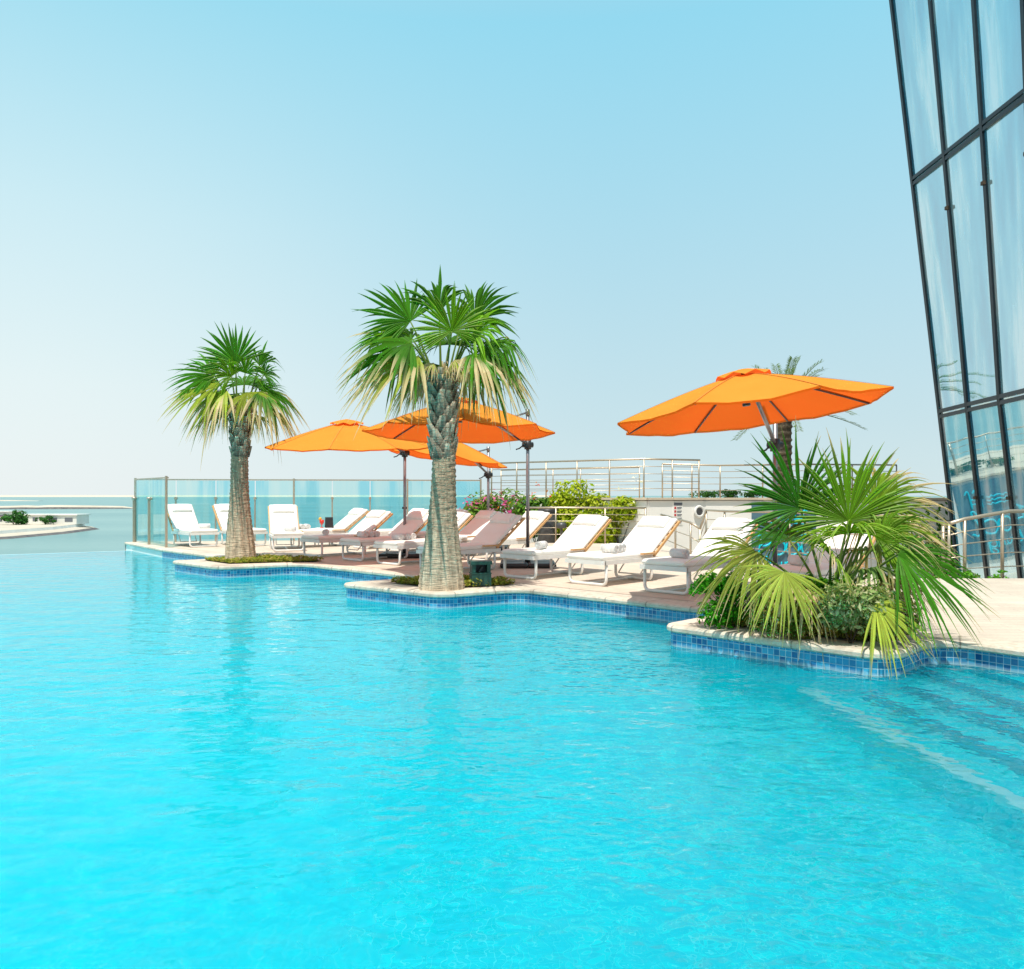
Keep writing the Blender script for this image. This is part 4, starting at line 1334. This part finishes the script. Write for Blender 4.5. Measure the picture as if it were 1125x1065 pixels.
# leaning glass tower
def tower():
    t = thing('glass_tower', 'leaning mirror glass tower with dark mullions above the deck', 'building', (9.8, 18, -1.3))
    o = V((9.8, 18, -1.3))

    def S(s_, z, off=0.):
        k = .10 - .0196 * max(0, z - 3.25)
        return V((9.79 - .117 * z - s_ * k - off, 18 - s_, z)) - o
    cols = [0, 1.33, 2.66, 3.99, 5.32, 6.65, 7.98]
    rows = [-1.3, 3.25, 8.35, 13.6, 19]
    for i in range(len(cols) - 1):
        for j in range(len(rows) - 1):
            mb = MB(); nu, nv = 4, 10
            for b in range(nv + 1):
                for a in range(nu + 1):
                    mb.v.append(tuple(S(cols[i] + (cols[i + 1] - cols[i]) * a / nu, rows[j] + (rows[j + 1] - rows[j]) * b / nv)))
            for b in range(nv):
                for a in range(nu):
                    q = b * (nu + 1) + a
                    mb.f.append((q, q + 1, q + nu + 2, q + nu + 1)); mb.mi.append(0); mb.sm.append(True)
            mb.build('glass_pane', M['tower'], t)
    for c in cols:
        mb = MB()
        pts = [S(c, z, .0) for z in (-1.3, 1, 3.25, 5.8, 8.35, 11, 13.6, 16, 19)]
        mb.tube(pts, .062, 4, smooth=False); mb.build('mullion', M['mullion'], t)
    for z in rows[1:]:
        for dz in (-.065, .05):
            mb = MB(); mb.tube([S(c, z + dz, .0) for c in cols], .055, 4, smooth=False); mb.build('transom', M['mullion'], t)
    # small steel anchors on the mullions
    for c in cols[1:]:
        for z in (1.4, 7.3, 12.6):
            p = S(c, z, .06); mb = MB(); mb.box(p, (.05, .09, .07)); mb.build('bracket', M['soil'], t)
    # side facing away and top
    mb = MB()
    A = S(0, -1.3, -.04); B = S(0, 19, -.04)
    mb.quad(A, A + V((14, 2, 0)), B + V((14, 2, 0)), B)
    C_ = S(7.98, -1.3, -.04); D_ = S(7.98, 19, -.04)
    mb.quad(C_ + V((14, -2, 0)), C_, D_, D_ + V((14, -2, 0)))
    mb.quad(B, B + V((14, 2, 0)), D_ + V((14, -2, 0)), D_)
    mb.build('wall', M['mullion'], t)


tower()


# ------------------------------------------------------------------ loungers
def make_lounger(label, ang=36):
    """local x runs from the foot (0) to the head, y across"""
    t = thing('sun_lounger', label, 'sun lounger', (0, 0, 0), 0, 'sun loungers around the pool')
    W = .34; Z = .36; hx = 1.16
    f = MB()
    for s_ in (-1, 1):
        f.box((.62, s_ * W, Z - .03), (1.24, .035, .06))
    f.box((.0, 0, Z - .03), (.035, 2 * W + .035, .06)); f.box((1.235, 0, Z - .031), (.03, 2 * W - .04, .05))
    f.box((.62, 0, Z - .035), (.03, 2 * W - .04, .03))
    f.build('frame', M['white_metal'], t)
    for x in (.06, 1.12):
        m_ = MB(); r_ = .07; pts = [(x, -W + .01, Z - .06)]
        for k in range(5):
            a = PI + (PI / 2) * k / 4
            pts.append((x, -W + .01 + r_ + r_ * math.cos(a), .022 + r_ + r_ * math.sin(a)))
        for k in range(5):
            a = 1.5 * PI + (PI / 2) * k / 4
            pts.append((x, W - .01 - r_ + r_ * math.cos(a), .022 + r_ + r_ * math.sin(a)))
        pts.append((x, W - .01, Z - .06))
        m_.tube(pts, .022, 8); m_.build('leg', M['white_metal'], t)
    m_ = MB(); m_.tube([(.06, 0, .03), (1.12, 0, .03)], .016, 6); m_.build('stretcher', M['white_metal'], t)
    sc_ = MB(); sc_.soft((.58, 0, Z + .035), (1.2, .66, .075), None, .03, .012); sc_.build('seat_cushion', M['cushion'], t)
    a = R(ang); bl = .84
    rot = Matrix.Rotation(-a, 3, 'Y')
    c_ = V((hx, 0, Z + .01)) + rot @ V((bl / 2, 0, 0))
    bf = MB()
    for s_ in (-1, 1):
        bf.box(c_ + rot @ V((0, s_ * (W - .005), -.008)), (bl, .026, .034), rot)
    bf.box(c_ + rot @ V((bl / 2 - .02, 0, -.016)), (.04, 2 * W - .05, .045), rot)
    for k in range(5):
        bf.box(c_ + rot @ V((-.33 + .15 * k, 0, -.02)), (.05, 2 * W - .05, .02), rot)
    bf.build('backrest_frame', M['wood'], t)
    bc = MB(); bc.soft(c_ + rot @ V((.0, 0, .045)), (bl - .01, .645, .07), rot, .03, .012); bc.build('back_cushion', M['cushion'], t)
    pl = MB(); pl.soft(c_ + rot @ V((bl / 2 - .17, 0, .105)), (.24, .50, .075), rot, .035, .02); pl.build('pillow', M['cushion'], t)
    br_ = MB()
    hp = c_ + rot @ V((.1, 0, -.04))
    for s_ in (-1, 1):
        br_.tube([(hp.x, s_ * .2, hp.z), (1.02, s_ * .2, .10)], .011, 6)
    br_.tube([(1.02, -.2, .10), (1.02, .2, .10)], .011, 6)
    br_.build('brace', M['white_metal'], t)
    am = MB(); am.box((1.0, -W - .03, Z + .055), (.34, .06, .022)); am.build('armrest', M['wood'], t)
    return t


def set_(o, foot, head):
    d_ = V(head) - V(foot)
    o.location = (foot[0], foot[1], DZ + .004); o.rotation_euler = (0, 0, math.atan2(d_.y, d_.x))


LG = [  # foot, heading (deg, foot->head), label, steep
    ((1.93, 10.45), 45, 'nearest lounger in full view, lower half shaded, foot beside the leaves', 0),
    ((1.02, 11.45), 45, 'fully sunlit white lounger with a rolled towel pile on its foot', 0),
    ((.08, 12.35), 45, 'white lounger with one towel roll standing over the black parasol base', 0),
    ((-1.32, 13.3), 45, 'shaded lounger right behind the thick palm trunk, its pillow half sunlit', 0),
    ((-2.28, 14.8), 46, 'white lounger whose foot pokes out left of the thick palm trunk', 0),
    ((-3.1, 15.7), 46, 'shaded lounger with three small towel rolls, second left of the thick trunk', 0),
    ((-4.12, 16.75), 46, 'shaded lounger with one towel ball, nearest to the far planted island', 0),
    ((3.08, 9.2), 45, 'lounger hidden behind the big fan leaves', 0),
    ((-7.45, 19.85), 132, 'leftmost white lounger behind the end post of the glass fence', 1),
    ((-6.35, 20.15), 132, 'white lounger half hidden by the far palm trunk', 1),
    ((-5.0, 18.35), 110, 'upright white lounger just right of the far palm trunk', 1),
    ((-5.25, 19.75), 38, 'white lounger beside the table with the red drink', 0),
    ((-3.6, 19.3), 42, 'white lounger mostly hidden left of the thick trunk, near the fence', 0),
    ((-2.55, 18.2), 44, 'shaded lounger in the back row just right of the thick trunk', 0),
    ((-1.75, 16.45), 44, 'shaded lounger directly behind the one with the half sunlit pillow', 0),
    ((-.75, 15.75), 44, 'white lounger in the back row behind the parasol pole', 0)]
lo = make_lounger(LG[0][2], 36)
up_l = None
for i, (ft, hd, lab, steep) in enumerate(LG):
    if i == 0:
        o = lo
    elif steep:
        if up_l is None:
            up_l = make_lounger(lab, 48); o = up_l
        else:
            o = dup(up_l, (0, 0, 0), 0, lab)
    else:
        o = dup(lo, (0, 0, 0), 0, lab)
    o.location = (ft[0], ft[1], DZ + .004); o.rotation_euler = (0, 0, R(hd))


def make_towel(label):
    t = thing('towel', label, 'towel', (0, 0, 0), 0, 'rolled towels on the loungers')
    r_, ln_ = .062, .26
    mb = MB()
    # spiral sheet with thickness
    n = 60
    rows = []
    for k in range(n + 1):
        a = k / n * 2 * PI * 3.2
        rr = .008 + (r_ - .008) * k / n
        rows.append((rr * math.cos(a), rr * math.sin(a)))
    for s_ in (0, 1):
        pass
    for k in range(n):
        (y0, z0), (y1, z1) = rows[k], rows[k + 1]
        mb.quad((-ln_ / 2, y0, z0 + r_), (ln_ / 2, y0, z0 + r_), (ln_ / 2, y1, z1 + r_), (-ln_ / 2, y1, z1 + r_), 0, True)
        for x in (-ln_ / 2, ln_ / 2):
            sx = 1 if x > 0 else -1
            i0 = max(0, k - 18); (ya, za), (yb, zb) = rows[i0], rows[max(0, k + 1 - 18)]
            mb.quad((x - sx * .008, ya, za + r_), (x, (y0 + ya) / 2, (z0 + za) / 2 + r_), (x, (y1 + yb) / 2, (z1 + zb) / 2 + r_), (x - sx * .008, yb, zb + r_), 0, True)
            mb.quad((x, (y0 + ya) / 2, (z0 + za) / 2 + r_), (x - sx * .004, y0, z0 + r_), (x - sx * .004, y1, z1 + r_), (x, (y1 + yb) / 2, (z1 + zb) / 2 + r_), 0, True)
    mb.build('roll', M['towel'], t)
    mb = MB(); mb.tube([(-ln_ / 2 + .012, 0, r_), (ln_ / 2 - .012, 0, r_)], r_ * .985, 20)
    mb.build('roll_core', M['towel'], t)
    return t


SEAT = DZ + .004 + .36 + .075
tw0 = None
TW = [  # lounger index, along, across, turn, label
    (0, .34, -.02, 80, 'towel roll on the half shaded lounger beside the fan leaves'),
    (1, .38, -.14, 88, 'towel roll nearest the edge of the sunlit lounger, in a row of three'),
    (1, .52, -.10, 88, 'middle towel roll of three on the sunlit lounger'),
    (1, .66, -.06, 88, 'towel roll furthest from the foot in the row of three on the sunlit lounger'),
    (2, .34, -.18, 20, 'single towel roll on the lounger over the black parasol base'),
    (4, .28, .0, 86, 'first towel roll from the foot on the lounger left of the thick trunk'),
    (4, .42, .0, 86, 'second towel roll from the foot on the lounger left of the thick trunk'),
    (4, .56, .0, 86, 'third towel roll from the foot on the lounger left of the thick trunk'),
    (5, .30, .02, 86, 'first shaded towel roll from the foot on the second lounger left of the trunk'),
    (5, .44, .02, 86, 'second shaded towel roll from the foot on the second lounger left of the trunk'),
    (5, .58, .02, 86, 'third shaded towel roll from the foot on the second lounger left of the trunk'),
    (6, .30, -.1, 50, 'towel roll alone on the shaded lounger nearest the far planted island'),
    (7, .40, .05, 60, 'towel roll on the lounger hidden behind the fan leaves'),
    (8, .36, -.14, 75, 'towel roll on the leftmost white lounger'),
    (9, .30, .1, 75, 'towel roll on the lounger behind the far palm trunk'),
    (10, .24, -.05, 70, 'towel roll on the upright lounger right of the far palm trunk'),
    (11, .20, .05, 86, 'first towel roll on the lounger beside the table with the red drink'),
    (11, .34, .05, 86, 'second towel roll on the lounger beside the table with the red drink')]
for (i, al, ac, tr, lab) in TW:
    ft, hd = LG[i][0], R(LG[i][1])
    x = ft[0] + math.cos(hd) * al - math.sin(hd) * ac; y = ft[1] + math.sin(hd) * al + math.cos(hd) * ac
    if tw0 is None:
        tw0 = make_towel(lab); o = tw0
    else:
        o = dup(tw0, (0, 0, 0), 0, lab)
    o.location = (x, y, SEAT + .004); o.rotation_euler = (0, 0, hd + R(tr))


# ------------------------------------------------------------------ parasols
def parasol(label, centre, rim, rise, pole, elbow, ptop, tilt_axis, tilt, turn, rad=1.52, far=False, wind=1.):
    t = thing('parasol', label, 'parasol', (pole[0], pole[1], DZ + .004), 0, 'orange cantilever parasols')
    o = V((pole[0], pole[1], DZ + .004))
    c = V((centre[0], centre[1], rim)) - o
    TR = Matrix.Rotation(R(tilt), 3, V(tilt_axis).normalized())

    def P(r_, a, z):
        return c + TR @ V((r_ * math.cos(a), r_ * math.sin(a), z))

    def prof(u):
        return rise * (1 - u ** 1.25) * .93 + rise * .07 * (1 - u)
    mb = MB()
    nr, ng = 12, 9
    for g_ in range(8):
        base = len(mb.v)
        wr = random.Random(g_ * 17 + int(rim * 100))
        amp = wr.uniform(.7, 1.25); ph0 = wr.uniform(0, 6)
        for i in range(nr + 1):
            u = .09 + .91 * i / nr
            for j in range(ng):
                ph = j / (ng - 1)
                a = 2 * PI * (g_ + ph) / 8 + turn
                k = math.cos(PI / 8) / math.cos((ph - .5) * PI / 4)
                sc_ = .05 * math.sin(ph * PI) * u ** 3
                sag = .075 * amp * math.sin(ph * PI) * u * (1 - .45 * u)
                wv = .006 * math.sin(ph * 15 + u * 9 + ph0) * u * math.sin(ph * PI)
                mb.v.append(tuple(P(rad * u * (k - sc_), a, prof(u) - sag + wv)))
        for i in range(nr):
            for j in range(ng - 1):
                q = base + i * ng + j
                mb.f.append((q, q + ng, q + ng + 1, q + 1)); mb.mi.append(0); mb.sm.append(True)
        for j in range(ng - 1):
            a, b = V(mb.v[base + nr * ng + j]), V(mb.v[base + nr * ng + j + 1])
            mb.quad(a, b, b + V((0, 0, -.022)), a + V((0, 0, -.022)))
        # stitched seam on the rib
        for i in range(nr):
            u0 = .09 + .91 * i / nr; u1 = .09 + .91 * (i + 1) / nr; a = 2 * PI * g_ / 8 + turn
            q = []
            for (u, sd) in ((u0, -1), (u1, -1), (u1, 1), (u0, 1)):
                q.append(P(rad * u, a + sd * .011 / (rad * u), prof(u) + .004))
            mb.quad(*q, 1)
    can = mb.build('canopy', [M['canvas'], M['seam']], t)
    # vent cap
    mb = MB()
    rows = []
    for i in range(4):
        u = [.005, .09, .15, .20][i]
        row = []
        for j in range(32):
            a = 2 * PI * j / 32 + turn
            wv = .02 * math.cos(8 * (a - turn)) * (i / 3)
            mb.v.append(tuple(P(rad * u, a, rise * 1.0 + .07 - .085 * (u / .2) ** 1.3 - .015 + wv))); row.append(len(mb.v) - 1)
        rows.append(row)
    for i in range(3):
        for j in range(32):
            q = (j + 1) % 32
            mb.f.append((rows[i][j], rows[i + 1][j], rows[i + 1][q], rows[i][q])); mb.mi.append(0); mb.sm.append(True)
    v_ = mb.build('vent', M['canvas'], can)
    hz = rise - .30
    mb = MB(); mb.tube([P(0, 0, rise + .02), P(0, 0, hz)], .022, 10); mb.tube([P(0, 0, hz + .02), P(0, 0, hz - .06)], .045, 12); mb.build('hub', M['dark'], t)
    for k in range(8):
        a = 2 * PI * k / 8 + turn
        mb = MB()
        mb.tube([P(rad * u, a, prof(u) - .022) for u in (.03, .2, .4, .6, .8, .99)], .011, 6)
        mb.build('rib', M['rib_metal'], t)
        mb = MB(); mb.tube([P(.04, a, hz), P(rad * .46, a, prof(.46) - .03)], .009, 6); mb.build('strut', M['rib_metal'], t)
    pt = V((0, 0, ptop - o.z)); el = V((0, 0, elbow - o.z))
    mb = MB(); mb.tube([(0, 0, .05), pt], .031, 12); mb.build('pole', M['pole_metal'], t)
    # top link from pole head to the canopy side nearest the pole
    pa = math.atan2(-c.y, -c.x)
    near = P(rad * .62, pa, prof(.62) + .02)
    mb = MB(); mb.tube([pt - V((0, 0, .02)), near], .018, 8); mb.tube([pt - V((0, 0, .08)), pt + V((0, 0, .03))], .040, 12); mb.build('top_link', M['pole_metal'], t)
    q = P(rad * .30, pa, prof(.30) - .05)
    mb = MB(); mb.tube([el, q], .026, 8); mb.build('arm', M['pole_metal'], t)
    mb = MB(); mb.tube([el - V((0, 0, .09)), el + V((0, 0, .07))], .062, 14)
    mb.tube([el + V((-.09, -.03, -.01)), el + V((.09, .03, -.01))], .05, 10)
    sl_ = mb.build('crank_housing', M['dark'], t)
    mb = MB(); mb.tube([el + V((-.08, -.05, -.02)), el + V((-.15, -.1, -.08)), el + V((-.21, -.12, -.10))], .012, 6); mb.build('crank_handle', M['dark'], sl_)
    mb = MB(); mb.tube([(-.05, 0, 1.0), (.045, 0, 1.0)], .022, 8); mb.build('knob', M['dark'], t)
    # weighted base: four slabs and a spigot
    mb = MB()
    for sx in (-1, 1):
        for sy in (-1, 1):
            mb.soft((sx * .245, sy * .245, .045), (.48, .48, .08), None, .03, .0)
    mb.tube([(0, 0, .05), (0, 0, .22)], .05, 12)
    mb.build('base', M['dark'], t)
    return t


parasol('nearest orange parasol, tilted, spreading in front of the date palm', (2.60, 9.05), 2.37, .43, (3.34, 10.4), 2.10, 2.72, (.46, 1, 0), -6.6, R(10), 1.50)
parasol('orange parasol just right of the thick palm trunk with frond shadows on top', (-.84, 13.15), 2.48, .50, (.28, 14.55), 2.36, 2.95, (1, 0, 0), -2.2, R(6), 1.55)
parasol('yellow lit orange parasol left of the thick palm trunk, seen from above its rim', (-3.1, 15.4), 2.36, .47, (-2.2, 16.8), 2.33, 2.85, (1, 0, 0), 4.5, R(0), 1.55)
parasol('lowest and furthest orange parasol behind the thick palm trunk', (-1.40, 17.7), 2.27, .42, (-.55, 19.0), 1.94, 2.55, (-.12, 1, 0), 8.5, R(12), 1.34)

# ------------------------------------------------------------------ small things
g = thing('valve_box', 'dark green plastic utility box standing beside the thick palm trunk', 'box', (-.44, 11.38, .205), R(12))
mb = MB(); mb.box((0, 0, .085), (.27, .22, .17)); mb.box((0, 0, .172), (.285, .235, .012)); mb.build('box_body', M['green_box'], g)
for sx in (-1, 1):
    mb = MB(); mb.box((sx * .105, 0, .235), (.05, .18, .118)); mb.build('upright', M['green_box'], g)
mb = MB(); mb.box((0, .06, .235), (.16, .03, .118)); mb.box((0, -.03, .22), (.025, .025, .085), Matrix.Rotation(.6, 3, 'Y')); mb.build('grip', M['dark'], g)
mb = MB(); mb.box((0, 0, .315), (.30, .23, .045)); mb.build('lid', M['green_box'], g)

bn = thing('litter_bin', 'dark round litter bin with slots behind the deck railing', 'bin', (.95, 21.95, DZ))
mb = MB(); mb.lathe([(.0, 0), (.24, 0), (.25, .02), (.25, .86), (.22, .89), (0, .89)], (0, 0, 0), 24); mb.build('bin_body', M['bin_grey'], bn)
mb = MB(); mb.lathe([(.262, .80), (.262, .86), (.235, .90), (.20, .91), (.20, .84)], (0, 0, 0), 24); mb.build('rim', M['dark'], bn)
mb = MB(); mb.box((-.06, -.235, .66), (.19, .04, .13)); mb.build('slot', M['black'], bn)

bl = thing('bollard_light', 'short grey bollard light to the right of the round bin', 'lamp', (1.28, 21.2, DZ))
mb = MB(); mb.lathe([(.07, 0), (.07, .02), (.035, .03), (.035, .42), (0, .42)], n=14); mb.build('stem', M['steel'], bl)
mb = MB(); mb.lathe([(.03, .40), (.13, .42), (.14, .50), (.10, .56), (0, .58)], n=18); mb.build('lamp_head', M['bin_grey'], bl)

st = thing('side_table', 'small white side table beside the fence carrying a red drink', 'table', (-4.72, 20.55, DZ + .004))
mb = MB(); mb.box((0, 0, .43), (.42, .42, .03)); mb.build('table_top', M['white_metal'], st)
for sx in (-1, 1):
    for sy in (-1, 1):
        mb = MB(); mb.box((sx * .18, sy * .18, .2075), (.03, .03, .415)); mb.build('leg', M['white_metal'], st)
dr = thing('drink', 'red drink with a yellow garnish on the small white table', 'drink', (-4.76, 20.5, DZ + .45))
mb = MB(); mb.lathe([(0, 0), (.04, 0), (.045, .01), (.01, .02), (.01, .07), (.055, .13), (.06, .2), (0, .2)], n=14); mb.build('glass', M['red'], dr)
mb = MB(); mb.lathe([(0, .0), (.05, .0), (.03, .05), (0, .07)], (-.04, 0, .2), 10); mb.build('garnish', M['yellow'], dr)
mh = thing('menu_holder', 'black folding menu holder beside the red drink', 'menu', (-4.60, 20.6, DZ + .45), .4)
for s_ in (-1, 1):
    mb = MB(); mb.box((0, s_ * .035, .13), (.19, .012, .27), Matrix.Rotation(s_ * .22, 3, 'X')); mb.build('panel', M['black'], mh)
